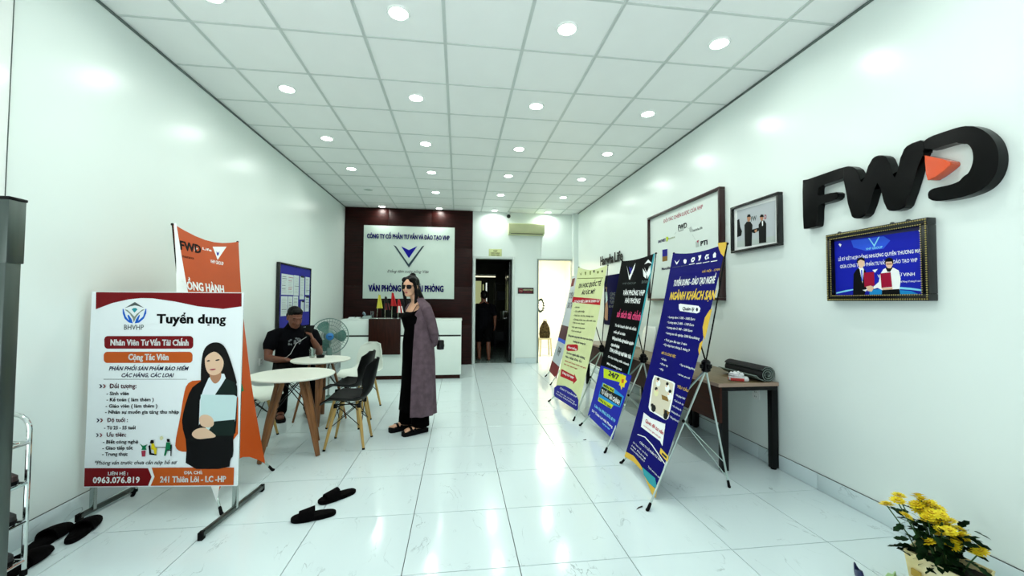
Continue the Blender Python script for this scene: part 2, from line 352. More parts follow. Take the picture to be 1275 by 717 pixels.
# ------------------------------------------------------------------ printed artwork, in metres on each print: T = text line, P = flat shape
BOARD = {
'wave': [
  ('P', [(0.009, -0.002), (0.928, -0.001), (0.93, 0.085), (0.813, 0.102), (0.652, 0.086), (0.502, 0.055), (0.364, 0.036), (0.29, 0.035), (0.216, 0.043), (0.112, 0.068), (0.04, 0.097), (0.011, 0.109)], 'maroon'),
],
'logo': [
  ('P', [(0.192, 0.1), (0.254, 0.06), (0.313, 0.098), (0.277, 0.086), (0.255, 0.082), (0.228, 0.088)], 'grey'),
  ('P', [(0.236, 0.107), (0.248, 0.099), (0.263, 0.099), (0.272, 0.108), (0.254, 0.129)], 'teal'),
  ('P', [(0.179, 0.105), (0.184, 0.105), (0.201, 0.155), (0.222, 0.18), (0.21, 0.147), (0.218, 0.142), (0.238, 0.172), (0.246, 0.198), (0.222, 0.193), (0.194, 0.168), (0.181, 0.135)], 'blue'),
  ('P', [(0.328, 0.104), (0.323, 0.104), (0.309, 0.154), (0.28, 0.18), (0.289, 0.147), (0.284, 0.142), (0.265, 0.172), (0.258, 0.198), (0.286, 0.193), (0.314, 0.167), (0.328, 0.134)], 'blue'),
  ('P', [(0.192, 0.109), (0.209, 0.111), (0.24, 0.14), (0.255, 0.155), (0.269, 0.137), (0.303, 0.109), (0.318, 0.108), (0.288, 0.127), (0.265, 0.16), (0.252, 0.193), (0.245, 0.165), (0.225, 0.135)], 'greygreen'),
  ('T', 'BHVHP', 0.1892, 0.3159, 0.2381, 0.0312, 'grey', 0.012, 0),
],
'title': [
  ('T', 'Tuyển dụng', 0.3957, 0.8312, 0.1954, 0.0564, 'black', 0.035, 0),
],
'pills': [
  ('P', [(0.606, 0.278), (0.613, 0.279), (0.62, 0.282), (0.625, 0.288), (0.629, 0.294), (0.63, 0.302), (0.631, 0.336), (0.63, 0.344), (0.627, 0.35), (0.622, 0.356), (0.616, 0.359), (0.608, 0.36), (0.098, 0.361), (0.09, 0.36), (0.084, 0.357), (0.079, 0.352), (0.075, 0.345), (0.074, 0.338), (0.072, 0.303), (0.073, 0.296), (0.076, 0.289), (0.081, 0.284), (0.087, 0.281), (0.095, 0.28)], 'maroon'),
  ('P', [(0.605, 0.38), (0.612, 0.381), (0.619, 0.384), (0.624, 0.39), (0.627, 0.396), (0.629, 0.404), (0.629, 0.427), (0.629, 0.435), (0.625, 0.441), (0.621, 0.447), (0.614, 0.45), (0.607, 0.451), (0.097, 0.452), (0.089, 0.451), (0.083, 0.447), (0.078, 0.442), (0.074, 0.435), (0.073, 0.428), (0.072, 0.404), (0.073, 0.397), (0.076, 0.391), (0.081, 0.385), (0.087, 0.382), (0.094, 0.381)], 'orange'),
  ('T', 'Nhân Viên Tư Vấn Tài Chính', 0.1093, 0.6003, 0.3392, 0.0366, 'white', 0.045, 0),
  ('T', 'Cộng Tác Viên', 0.2248, 0.4774, 0.432, 0.0366, 'white', 0.045, 0),
],
'text': [
  ('T', 'PHÂN PHỐI SẢN PHẨM BẢO HIỂM', 0.1068, 0.601, 0.4987, 0.0236, 'navy', 0.03, 0.3),
  ('T', 'CÁC HÃNG, CÁC LOẠI', 0.1847, 0.5094, 0.5417, 0.0236, 'navy', 0.03, 0.3),
  ('P', [(0.077, 0.554), (0.598, 0.555), (0.598, 0.557), (0.078, 0.557)], 'grey'),
  ('T', 'Đối tượng:', 0.1162, 0.2836, 0.6123, 0.0278, 'maroonD', 0.026, 0),
  ('T', '- Sinh viên', 0.0989, 0.2379, 0.6565, 0.021, 'black', 0.029, 0),
  ('T', '- Kế toán ( làm thêm )', 0.1003, 0.3948, 0.6955, 0.0209, 'black', 0.029, 0),
  ('T', '- Giáo viên ( làm thêm )', 0.096, 0.4182, 0.7359, 0.0209, 'black', 0.029, 0),
  ('T', '- Nhân sự muốn gia tăng thu nhập', 0.0945, 0.555, 0.7742, 0.0209, 'black', 0.029, 0),
  ('T', 'Độ tuổi :', 0.1096, 0.2381, 0.8267, 0.0253, 'maroonD', 0.026, 0),
  ('T', '- Từ 25 - 55 tuổi', 0.0924, 0.288, 0.873, 0.0209, 'black', 0.029, 0),
  ('T', 'Ưu tiên:', 0.1086, 0.2311, 0.919, 0.0252, 'maroonD', 0.026, 0),
  ('T', '- Biết công nghệ', 0.0884, 0.3072, 0.9623, 0.0208, 'black', 0.029, 0),
  ('T', '- Giao tiếp tốt', 0.0869, 0.2749, 1.0008, 0.0207, 'black', 0.029, 0),
  ('T', '- Trung thực', 0.0869, 0.2442, 1.0392, 0.0207, 'black', 0.029, 0),
  ('T', '*Phỏng vấn trước chưa cần nộp hồ sơ', 0.0397, 0.5504, 1.0949, 0.0236, 'black', 0.012, 0.25),
],
'arrows': [
  ('P', [(0.052, 0.588), (0.061, 0.588), (0.072, 0.6), (0.062, 0.612), (0.053, 0.612), (0.063, 0.6)], 'navy'),
  ('P', [(0.074, 0.588), (0.083, 0.588), (0.094, 0.6), (0.084, 0.612), (0.075, 0.612), (0.085, 0.6)], 'maroon'),
  ('P', [(0.043, 0.804), (0.052, 0.804), (0.063, 0.816), (0.053, 0.828), (0.044, 0.828), (0.054, 0.816)], 'navy'),
  ('P', [(0.065, 0.804), (0.074, 0.804), (0.084, 0.816), (0.075, 0.828), (0.066, 0.828), (0.076, 0.816)], 'maroon'),
  ('P', [(0.044, 0.898), (0.053, 0.898), (0.063, 0.91), (0.053, 0.921), (0.045, 0.921), (0.054, 0.91)], 'navy'),
  ('P', [(0.066, 0.898), (0.074, 0.898), (0.085, 0.91), (0.075, 0.921), (0.067, 0.921), (0.076, 0.91)], 'maroon'),
],
'strip': [
  ('P', [(-0.017, 1.116), (0.375, 1.119), (0.399, 1.174), (0.379, 1.23), (-0.016, 1.231)], 'maroon'),
  ('P', [(0.397, 1.116), (0.912, 1.119), (0.911, 1.23), (0.394, 1.23), (0.417, 1.174)], 'orange'),
  ('P', [(0.375, 1.119), (0.397, 1.116), (0.417, 1.174), (0.394, 1.23), (0.379, 1.23), (0.399, 1.174)], 'white'),
  ('T', 'LIÊN HỆ :', 0.1263, 0.2514, 1.1608, 0.0192, 'white', 0.035, 0),
  ('T', '0963.076.819', 0.0368, 0.3259, 1.2094, 0.0354, 'white', 0.03, 0),
  ('T', 'ĐỊA CHỈ:', 0.6009, 0.7142, 1.1584, 0.0193, 'white', 0.035, 0),
  ('T', '241 Thiên Lôi - LC -HP', 0.4515, 0.8632, 1.2083, 0.0356, 'white', 0.035, 0),
],
'portrait': [
  ('P', [(0.645, 0.559), (0.922, 0.559), (0.934, 1.019), (0.594, 1.02), (0.551, 1.005), (0.536, 0.969), (0.563, 0.812), (0.582, 0.654), (0.598, 0.587)], 'orange'),
  ('P', [(0.794, 0.317), (0.831, 0.342), (0.863, 0.409), (0.903, 0.532), (0.923, 0.608), (0.688, 0.608), (0.685, 0.508), (0.687, 0.434), (0.699, 0.361), (0.74, 0.321)], 'hair'),
  ('P', [(0.675, 0.575), (0.734, 0.538), (0.843, 0.532), (0.916, 0.581), (0.921, 0.654), (0.919, 0.898), (0.901, 0.91), (0.907, 1.043), (0.887, 1.067), (0.883, 1.128), (0.606, 1.126), (0.613, 0.969), (0.574, 0.842), (0.585, 0.751), (0.623, 0.617)], 'black'),
  ('P', [(0.735, 0.55), (0.764, 0.52), (0.833, 0.52), (0.845, 0.55), (0.78, 0.654), (0.769, 0.691), (0.684, 0.848), (0.685, 0.691), (0.707, 0.618)], 'shirt'),
  ('P', [(0.843, 0.55), (0.904, 0.575), (0.918, 0.654), (0.777, 0.666)], 'suit'),
  ('P', [(0.69, 0.654), (0.9, 0.657), (0.918, 0.667), (0.911, 0.825), (0.779, 0.837), (0.787, 0.897), (0.732, 0.873), (0.689, 0.812)], 'folder'),
  ('P', [(0.739, 0.495), (0.811, 0.489), (0.819, 0.55), (0.778, 0.593), (0.744, 0.55)], 'skinD'),
  ('P', [(0.707, 0.422), (0.718, 0.391), (0.76, 0.375), (0.808, 0.385), (0.827, 0.422), (0.829, 0.471), (0.812, 0.514), (0.776, 0.532), (0.74, 0.526), (0.715, 0.489)], 'skin'),
  ('P', [(0.794, 0.317), (0.831, 0.342), (0.863, 0.409), (0.853, 0.483), (0.831, 0.471), (0.825, 0.422), (0.778, 0.375), (0.742, 0.385), (0.709, 0.416), (0.702, 0.459), (0.69, 0.471), (0.699, 0.361), (0.74, 0.321)], 'hair'),
  ('P', [(0.719, 0.437), (0.737, 0.43), (0.744, 0.439), (0.726, 0.443)], 'black'),
  ('P', [(0.773, 0.432), (0.797, 0.425), (0.806, 0.432), (0.78, 0.439)], 'black'),
  ('P', [(0.733, 0.495), (0.757, 0.488), (0.787, 0.487), (0.763, 0.5)], 'lips'),
  ('P', [(0.781, 0.825), (0.91, 0.813), (0.907, 0.916), (0.793, 0.916), (0.745, 0.885)], 'suit'),
  ('P', [(0.682, 0.794), (0.723, 0.776), (0.772, 0.8), (0.782, 0.855), (0.732, 0.867), (0.69, 0.848)], 'skin'),
  ('P', [(0.635, 0.909), (0.661, 0.873), (0.72, 0.861), (0.757, 0.885), (0.806, 0.924), (0.734, 0.933), (0.674, 0.939)], 'skin'),
],
'desk': [
  ('P', [(0.331, 1.008), (0.357, 1.008), (0.355, 1.045), (0.335, 1.045)], 'lips'),
  ('P', [(0.32, 0.964), (0.341, 0.978), (0.367, 0.968), (0.356, 0.988), (0.363, 1.003), (0.331, 1.003), (0.336, 0.988)], 'greenT'),
  ('P', [(0.373, 0.978), (0.385, 0.971), (0.393, 1.023), (0.425, 1.03), (0.425, 1.039), (0.381, 1.033)], 'black'),
  ('P', [(0.391, 0.96), (0.408, 0.963), (0.415, 0.989), (0.427, 0.992), (0.425, 1.03), (0.413, 1.03), (0.407, 1.004), (0.392, 1.0)], 'yellow'),
  ('P', [(0.387, 0.941), (0.402, 0.941), (0.408, 0.956), (0.397, 0.965), (0.382, 0.962)], 'hair'),
  ('P', [(0.418, 0.986), (0.482, 0.986), (0.482, 0.991), (0.418, 0.99)], 'grey'),
  ('P', [(0.484, 0.956), (0.508, 0.956), (0.515, 1.001), (0.492, 1.004), (0.484, 1.04), (0.472, 1.04), (0.48, 0.998)], 'greenT'),
  ('P', [(0.486, 0.935), (0.504, 0.935), (0.506, 0.954), (0.489, 0.953)], 'hair'),
  ('P', [(0.511, 0.971), (0.52, 0.971), (0.519, 1.043), (0.513, 1.043), (0.512, 1.009), (0.489, 1.008), (0.489, 1.002), (0.512, 1.003)], 'black'),
  ('P', [(0.442, 0.923), (0.457, 0.914), (0.466, 0.929), (0.455, 0.944), (0.443, 0.938)], 'cream'),
]
}
BLUE = [
  ('P', [(0.675, 0.007), (0.786, 0.015), (0.785, 0.119), (0.74, 0.09), (0.705, 0.053)], 'gold'),
  ('T', 'HÀ NỘI - 17/09', 0.5509, 0.773, 0.2143, 0.016, 'gold', 0.015, 0),
  ('T', 'TUYỂN DỤNG - ĐÀO TẠO NGHỀ', 0.1343, 0.7377, 0.2997, 0.048, 'white', 0.04, 0.1),
  ('T', 'NGÀNH KHÁCH SẠN', 0.1154, 0.7788, 0.4152, 0.0613, 'goldL', 0.045, 0.1),
  ('P', [(0.291, 0.454), (0.32, 0.449), (0.593, 0.464), (0.624, 0.481), (0.622, 0.509), (0.592, 0.519), (0.337, 0.508), (0.31, 0.491)], 'white'),
  ('T', 'Quản lý', 0.3704, 0.5482, 0.5004, 0.026, 'navy', 0.02, 0),
  ('P', [(0.566, 0.479), (0.58, 0.476), (0.595, 0.486), (0.596, 0.5), (0.583, 0.505), (0.567, 0.494)], 'navy'),
  ('T', '• Lương năm 1: 700 - 1000 Euro', 0.1607, 0.5893, 0.572, 0.0176, 'white', 0.012, 0),
  ('T', '• Lương năm 2: 800 - 1100 Euro', 0.1685, 0.592, 0.6155, 0.0174, 'white', 0.012, 0),
  ('T', '• Lương năm 3: 900 - 1300 Euro', 0.1764, 0.5895, 0.659, 0.0173, 'white', 0.012, 0),
  ('T', '• Lương sau tốt nghiệp: 2300 Euro/tháng', 0.1841, 0.705, 0.7053, 0.0171, 'white', 0.012, 0),
  ('T', '• Thời gian đào tạo: 3 năm', 0.1902, 0.5553, 0.7633, 0.0169, 'white', 0.012, 0),
  ('T', '• Kỳ nhập học: tháng 3, tháng 9', 0.1904, 0.613, 0.8022, 0.0169, 'white', 0.012, 0),
  ('T', 'MÔ TẢ CÔNG VIỆC', 0.1974, 0.4377, 0.8742, 0.0196, 'gold', 0.02, 0),
  ('T', '• Lễ tân', 0.2125, 0.3058, 0.9192, 0.0149, 'white', 0.012, 0),
  ('T', '• Phục vụ', 0.2185, 0.3529, 0.9591, 0.0148, 'white', 0.012, 0),
  ('T', '• Bếp', 0.226, 0.303, 1.0006, 0.0146, 'white', 0.012, 0),
  ('T', '• Tạp vụ buồng phòng', 0.526, 0.7396, 0.9181, 0.0135, 'white', 0.012, 0),
  ('P', [(0.772, 0.478), (0.743, 0.492), (0.706, 0.545), (0.705, 0.614), (0.737, 0.673), (0.767, 0.699)], 'gold'),
  ('P', [(0.747, 0.701), (0.715, 0.73), (0.717, 0.778), (0.747, 0.815)], 'gold'),
  ('T', '• Bồi bàn, pha chế', 0.5317, 0.7043, 0.9887, 0.0112, 'white', 0.012, 0),
  ('P', [(0.163, 1.061), (0.485, 1.051), (0.523, 1.057), (0.551, 1.176), (0.562, 1.315), (0.532, 1.336), (0.252, 1.342), (0.216, 1.319), (0.154, 1.106)], 'white'),
  ('P', [(0.189, 1.068), (0.479, 1.061), (0.506, 1.069), (0.53, 1.179), (0.537, 1.307), (0.514, 1.325), (0.271, 1.328), (0.242, 1.309), (0.176, 1.101)], 'photo'),
  ('T', 'YÊU CẦU', 0.5709, 0.7308, 1.0775, 0.0183, 'gold', 0.02, 0),
  ('T', '• Tốt nghiệp THPT', 0.5753, 0.7174, 1.1358, 0.012, 'white', 0.012, 0),
  ('T', '• Tuổi từ 18 - 30', 0.5742, 0.7129, 1.1772, 0.012, 'white', 0.012, 0),
  ('T', '• Sức khỏe tốt', 0.573, 0.7084, 1.2186, 0.0119, 'white', 0.012, 0),
  ('T', '• Không tiền án', 0.5718, 0.713, 1.2588, 0.0117, 'white', 0.012, 0),
  ('T', '• Tiếng Đức B1', 0.5707, 0.7175, 1.2989, 0.0117, 'white', 0.012, 0),
  ('P', [(0.166, 1.381), (0.56, 1.397), (0.537, 1.356), (0.546, 1.362), (0.564, 1.415), (0.594, 1.512), (0.542, 1.493), (0.189, 1.496)], 'white'),
  ('T', 'Quét để tư vấn', 0.2376, 0.5603, 1.439, 0.0253, 'red', 0.02, 0),
  ('T', 'cơ hội du học nghề miễn phí', 0.2324, 0.5428, 1.475, 0.0113, 'red', 0.01, 0),
  ('P', [(0.168, 1.565), (0.308, 1.54), (0.451, 1.553), (0.707, 1.604), (0.705, 1.611), (0.443, 1.561), (0.305, 1.548), (0.168, 1.571)], 'white'),
  ('T', 'CÔNG TY CỔ PHẦN TƯ VẤN', 0.2497, 0.643, 1.6111, 0.0146, 'white', 0.02, 0),
  ('T', '241 Thiên Lôi - Lê Chân', 0.1401, 0.436, 1.6505, 0.0112, 'white', 0.01, 0),
  ('T', 'Hải Phòng', 0.1321, 0.4212, 1.6812, 0.0112, 'white', 0.01, 0),
  ('T', 'Hotline 0963.076.819', 0.1266, 0.4171, 1.706, 0.011, 'white', 0.01, 0),
  ('P', [(0.578, 1.531), (0.713, 1.545), (0.717, 1.582), (0.583, 1.567)], 'goldL'),
  ('P', [(0.617, 1.55), (0.691, 1.554), (0.693, 1.569), (0.617, 1.564)], 'navyD'),
  ('P', [(0.052, 1.759), (0.208, 1.735), (0.346, 1.746), (0.406, 1.757), (0.41, 1.776), (0.235, 1.776), (0.056, 1.802)], 'gold'),
  ('P', [(0.46, 1.79), (0.566, 1.804), (0.696, 1.795), (0.698, 1.848), (0.639, 1.849)], 'gold'),
  ('P', [(0.402, 1.751), (0.621, 1.739), (0.698, 1.792), (0.566, 1.804), (0.46, 1.79)], 'teal'),
  ('T', 'Tuyển sinh toàn quốc', 0.4893, 0.7021, 1.714, 0.0111, 'white', 0.01, 0),
  ('P', [(0.366, 1.179), (0.472, 1.175), (0.501, 1.202), (0.399, 1.211)], 'bronze'),
  ('P', [(0.462, 1.268), (0.56, 1.268), (0.548, 1.315), (0.492, 1.322)], 'bronze'),
  ('P', [(0.305, 1.099), (0.303, 1.125), (0.274, 1.137), (0.238, 1.127), (0.223, 1.102), (0.241, 1.08), (0.277, 1.079)], 'white'),
  ('P', [(0.315, 1.176), (0.314, 1.202), (0.284, 1.215), (0.249, 1.206), (0.234, 1.18), (0.252, 1.159), (0.288, 1.157)], 'cream'),
  ('P', [(0.464, 1.106), (0.463, 1.13), (0.436, 1.142), (0.404, 1.132), (0.39, 1.108), (0.407, 1.088), (0.44, 1.087)], 'white'),
  ('P', [(0.531, 1.154), (0.529, 1.178), (0.504, 1.19), (0.473, 1.181), (0.46, 1.157), (0.476, 1.137), (0.507, 1.136)], 'white'),
  ('P', [(0.344, 1.297), (0.343, 1.322), (0.314, 1.336), (0.279, 1.328), (0.265, 1.304), (0.282, 1.282), (0.318, 1.279)], 'ink'),
  ('P', [(0.55, 1.298), (0.549, 1.322), (0.523, 1.335), (0.493, 1.328), (0.48, 1.305), (0.496, 1.284), (0.527, 1.282)], 'ink'),
  ('P', [(0.273, 1.073), (0.27, 1.085), (0.251, 1.092), (0.231, 1.088), (0.224, 1.076), (0.236, 1.066), (0.258, 1.064)], 'hair'),
  ('P', [(0.284, 1.151), (0.281, 1.163), (0.262, 1.17), (0.241, 1.167), (0.235, 1.155), (0.247, 1.144), (0.269, 1.142)], 'hair'),
  ('P', [(0.435, 1.078), (0.432, 1.09), (0.415, 1.096), (0.396, 1.093), (0.39, 1.081), (0.401, 1.071), (0.421, 1.07)], 'hair'),
  ('P', [(0.502, 1.122), (0.5, 1.133), (0.483, 1.14), (0.465, 1.137), (0.46, 1.126), (0.47, 1.116), (0.489, 1.114)], 'hair'),
  ('P', [(0.293, 1.284), (0.29, 1.296), (0.272, 1.304), (0.251, 1.301), (0.244, 1.29), (0.257, 1.279), (0.279, 1.276)], 'hair'),
  ('P', [(0.522, 1.274), (0.519, 1.285), (0.503, 1.292), (0.485, 1.29), (0.48, 1.279), (0.49, 1.269), (0.509, 1.266)], 'hair'),
  ('P', [(0.261, 1.093), (0.259, 1.101), (0.247, 1.105), (0.234, 1.103), (0.23, 1.096), (0.238, 1.089), (0.252, 1.088)], 'skin'),
  ('P', [(0.294, 1.163), (0.292, 1.171), (0.281, 1.175), (0.268, 1.173), (0.264, 1.166), (0.272, 1.159), (0.285, 1.158)], 'skin'),
  ('P', [(0.425, 1.1), (0.423, 1.107), (0.412, 1.111), (0.401, 1.109), (0.397, 1.102), (0.404, 1.096), (0.417, 1.095)], 'skin'),
  ('P', [(0.487, 1.148), (0.485, 1.155), (0.475, 1.159), (0.463, 1.157), (0.46, 1.15), (0.467, 1.144), (0.479, 1.143)], 'skin'),
  ('P', [(0.057, 0.067), (0.112, 0.096), (0.155, 0.073), (0.126, 0.109), (0.113, 0.113)], 'white'),
  ('P', [(0.222, 0.087), (0.242, 0.078), (0.275, 0.09), (0.278, 0.112), (0.261, 0.121), (0.236, 0.108)], 'white'),
  ('P', [(0.345, 0.093), (0.363, 0.078), (0.396, 0.08), (0.405, 0.099), (0.389, 0.117), (0.359, 0.116)], 'white'),
  ('P', [(0.364, 0.098), (0.374, 0.09), (0.389, 0.092), (0.39, 0.101), (0.379, 0.107)], 'navyB'),
  ('P', [(0.443, 0.074), (0.487, 0.072), (0.49, 0.094), (0.48, 0.114), (0.461, 0.114), (0.463, 0.094)], 'white'),
  ('P', [(0.544, 0.099), (0.556, 0.077), (0.594, 0.078), (0.587, 0.094), (0.608, 0.11), (0.562, 0.117)], 'white'),
  ('P', [(0.561, 0.101), (0.567, 0.088), (0.582, 0.088), (0.578, 0.1), (0.587, 0.107), (0.57, 0.109)], 'navyB'),
  ('P', [(0.648, 0.087), (0.666, 0.071), (0.686, 0.085), (0.692, 0.112), (0.658, 0.112)], 'white'),
  ('P', [(0.329, 0.13), (0.416, 0.129), (0.417, 0.134), (0.33, 0.136)], 'white'),
  ('P', [(0.438, 0.134), (0.514, 0.133), (0.515, 0.139), (0.44, 0.14)], 'white'),
  ('P', [(0.53, 0.136), (0.619, 0.134), (0.619, 0.138), (0.531, 0.14)], 'white'),
  ('P', [(0.638, 0.136), (0.718, 0.136), (0.719, 0.141), (0.639, 0.142)], 'white'),
  ('P', [(0.05, 0.132), (0.185, 0.134), (0.185, 0.137), (0.05, 0.135)], 'grey'),
  ('P', [(0.2, 0.133), (0.318, 0.136), (0.318, 0.139), (0.2, 0.137)], 'grey'),
]
BLACK = [
  ('P', [(0.156, 0.055), (0.266, 0.184), (0.363, 0.046), (0.353, 0.12), (0.299, 0.221), (0.276, 0.22)], 'white'),
  ('P', [(0.217, 0.074), (0.28, 0.101), (0.303, 0.08), (0.297, 0.163), (0.259, 0.131)], 'navyB'),
  ('T', 'VHP GROUP', 0.1254, 0.4497, 0.2712, 0.0191, 'grey', 0.01, 0),
  ('P', [(0.564, 0.075), (0.631, 0.03), (0.719, 0.078), (0.639, 0.063)], 'white'),
  ('P', [(0.546, 0.116), (0.591, 0.197), (0.653, 0.223), (0.646, 0.178)], 'white'),
  ('P', [(0.697, 0.09), (0.719, 0.167), (0.681, 0.224), (0.663, 0.179)], 'white'),
  ('P', [(0.576, 0.104), (0.649, 0.164), (0.68, 0.096), (0.674, 0.207)], 'white'),
  ('T', 'BHVHP', 0.572, 0.7201, 0.2686, 0.0287, 'grey', 0.02, 0),
  ('T', 'VĂN PHÒNG VHP', 0.1863, 0.6688, 0.3868, 0.0495, 'white', 0.03, 0.1),
  ('T', 'HẢI PHÒNG', 0.2685, 0.6087, 0.4681, 0.048, 'white', 0.03, 0.1),
  ('T', 'sổ sách tài chính', 0.1327, 0.68, 0.629, 0.0727, 'pink', 0.03, 0),
  ('T', 'Tư vấn hoạch định tài chính', 0.1337, 0.636, 0.7331, 0.0267, 'white', 0.03, 0),
  ('T', 'miễn phí cá nhân', 0.1344, 0.4211, 0.8051, 0.0265, 'white', 0.03, 0),
  ('T', 'Đồng hành cùng bạn trên', 0.1293, 0.6395, 0.8697, 0.0263, 'white', 0.03, 0),
  ('T', 'con đường', 0.1321, 0.3433, 0.9391, 0.026, 'white', 0.03, 0),
  ('T', 'Phát triển sự nghiệp tốt', 0.127, 0.6407, 0.9941, 0.0258, 'white', 0.03, 0),
  ('T', 'Tuyển dụng đào tạo', 0.1253, 0.6203, 0.8781, 0.0212, 'white', 0.03, 0),
  ('T', 'ngành nghề', 0.132, 0.3465, 0.9453, 0.021, 'white', 0.03, 0),
  ('T', 'Lương thưởng hấp dẫn cao', 0.1251, 0.6453, 1.0078, 0.0208, 'white', 0.03, 0),
  ('T', 'Cơ hội thăng tiến nhanh', 0.1182, 0.6294, 1.0754, 0.0206, 'white', 0.03, 0),
  ('T', 'Môi trường trẻ', 0.1266, 0.5026, 1.1492, 0.0204, 'white', 0.03, 0),
  ('P', [(-0.024, 1.191), (0.728, 1.152), (0.642, 1.779), (-0.061, 1.763), (-0.029, 1.421)], 'royal'),
  ('P', [(0.07, 1.206), (0.428, 1.183), (0.619, 1.177), (0.621, 1.23), (0.567, 1.256), (0.12, 1.3)], 'lime'),
  ('T', '24/7', 0.2208, 0.4732, 1.2493, 0.0478, 'navyD', 0.04, 0),
  ('P', [(0.498, 1.206), (0.542, 1.168), (0.571, 1.195), (0.619, 1.177), (0.621, 1.209), (0.665, 1.22), (0.63, 1.249), (0.632, 1.29), (0.597, 1.284), (0.582, 1.323), (0.548, 1.288), (0.514, 1.289), (0.52, 1.252)], 'yellow'),
  ('P', [(0.542, 1.225), (0.591, 1.215), (0.6, 1.248), (0.559, 1.26)], 'orange'),
  ('P', [(0.127, 1.35), (0.415, 1.341), (0.667, 1.365), (0.638, 1.476), (0.104, 1.54), (0.1, 1.455)], 'cyan'),
  ('P', [(0.141, 1.354), (0.435, 1.344), (0.446, 1.388), (0.147, 1.388)], 'lime'),
  ('P', [(0.121, 1.394), (0.635, 1.38), (0.625, 1.469), (0.111, 1.476)], 'ink'),
  ('P', [(0.117, 1.51), (0.493, 1.496), (0.462, 1.541), (0.112, 1.554)], 'lime'),
  ('T', 'MIỄN PHÍ', 0.166, 0.4267, 1.3811, 0.0223, 'ink', 0.04, 0),
  ('T', 'TƯ VẤN TÀI CHÍNH', 0.1483, 0.6108, 1.46, 0.0415, 'white', 0.03, 0),
  ('T', 'Đăng ký ngay', 0.1342, 0.4564, 1.5355, 0.0191, 'ink', 0.03, 0),
  ('T', 'Liên hệ 0963.076.819', 0.0596, 0.6081, 1.6305, 0.0274, 'cyanL', 0.03, 0),
  ('T', '241 Thiên Lôi Hải Phòng', 0.0217, 0.5837, 1.6914, 0.0219, 'white', 0.03, 0),
  ('T', 'www', 0.3479, 0.5403, 1.7259, 0.0177, 'cyanL', 0.02, 0),
]
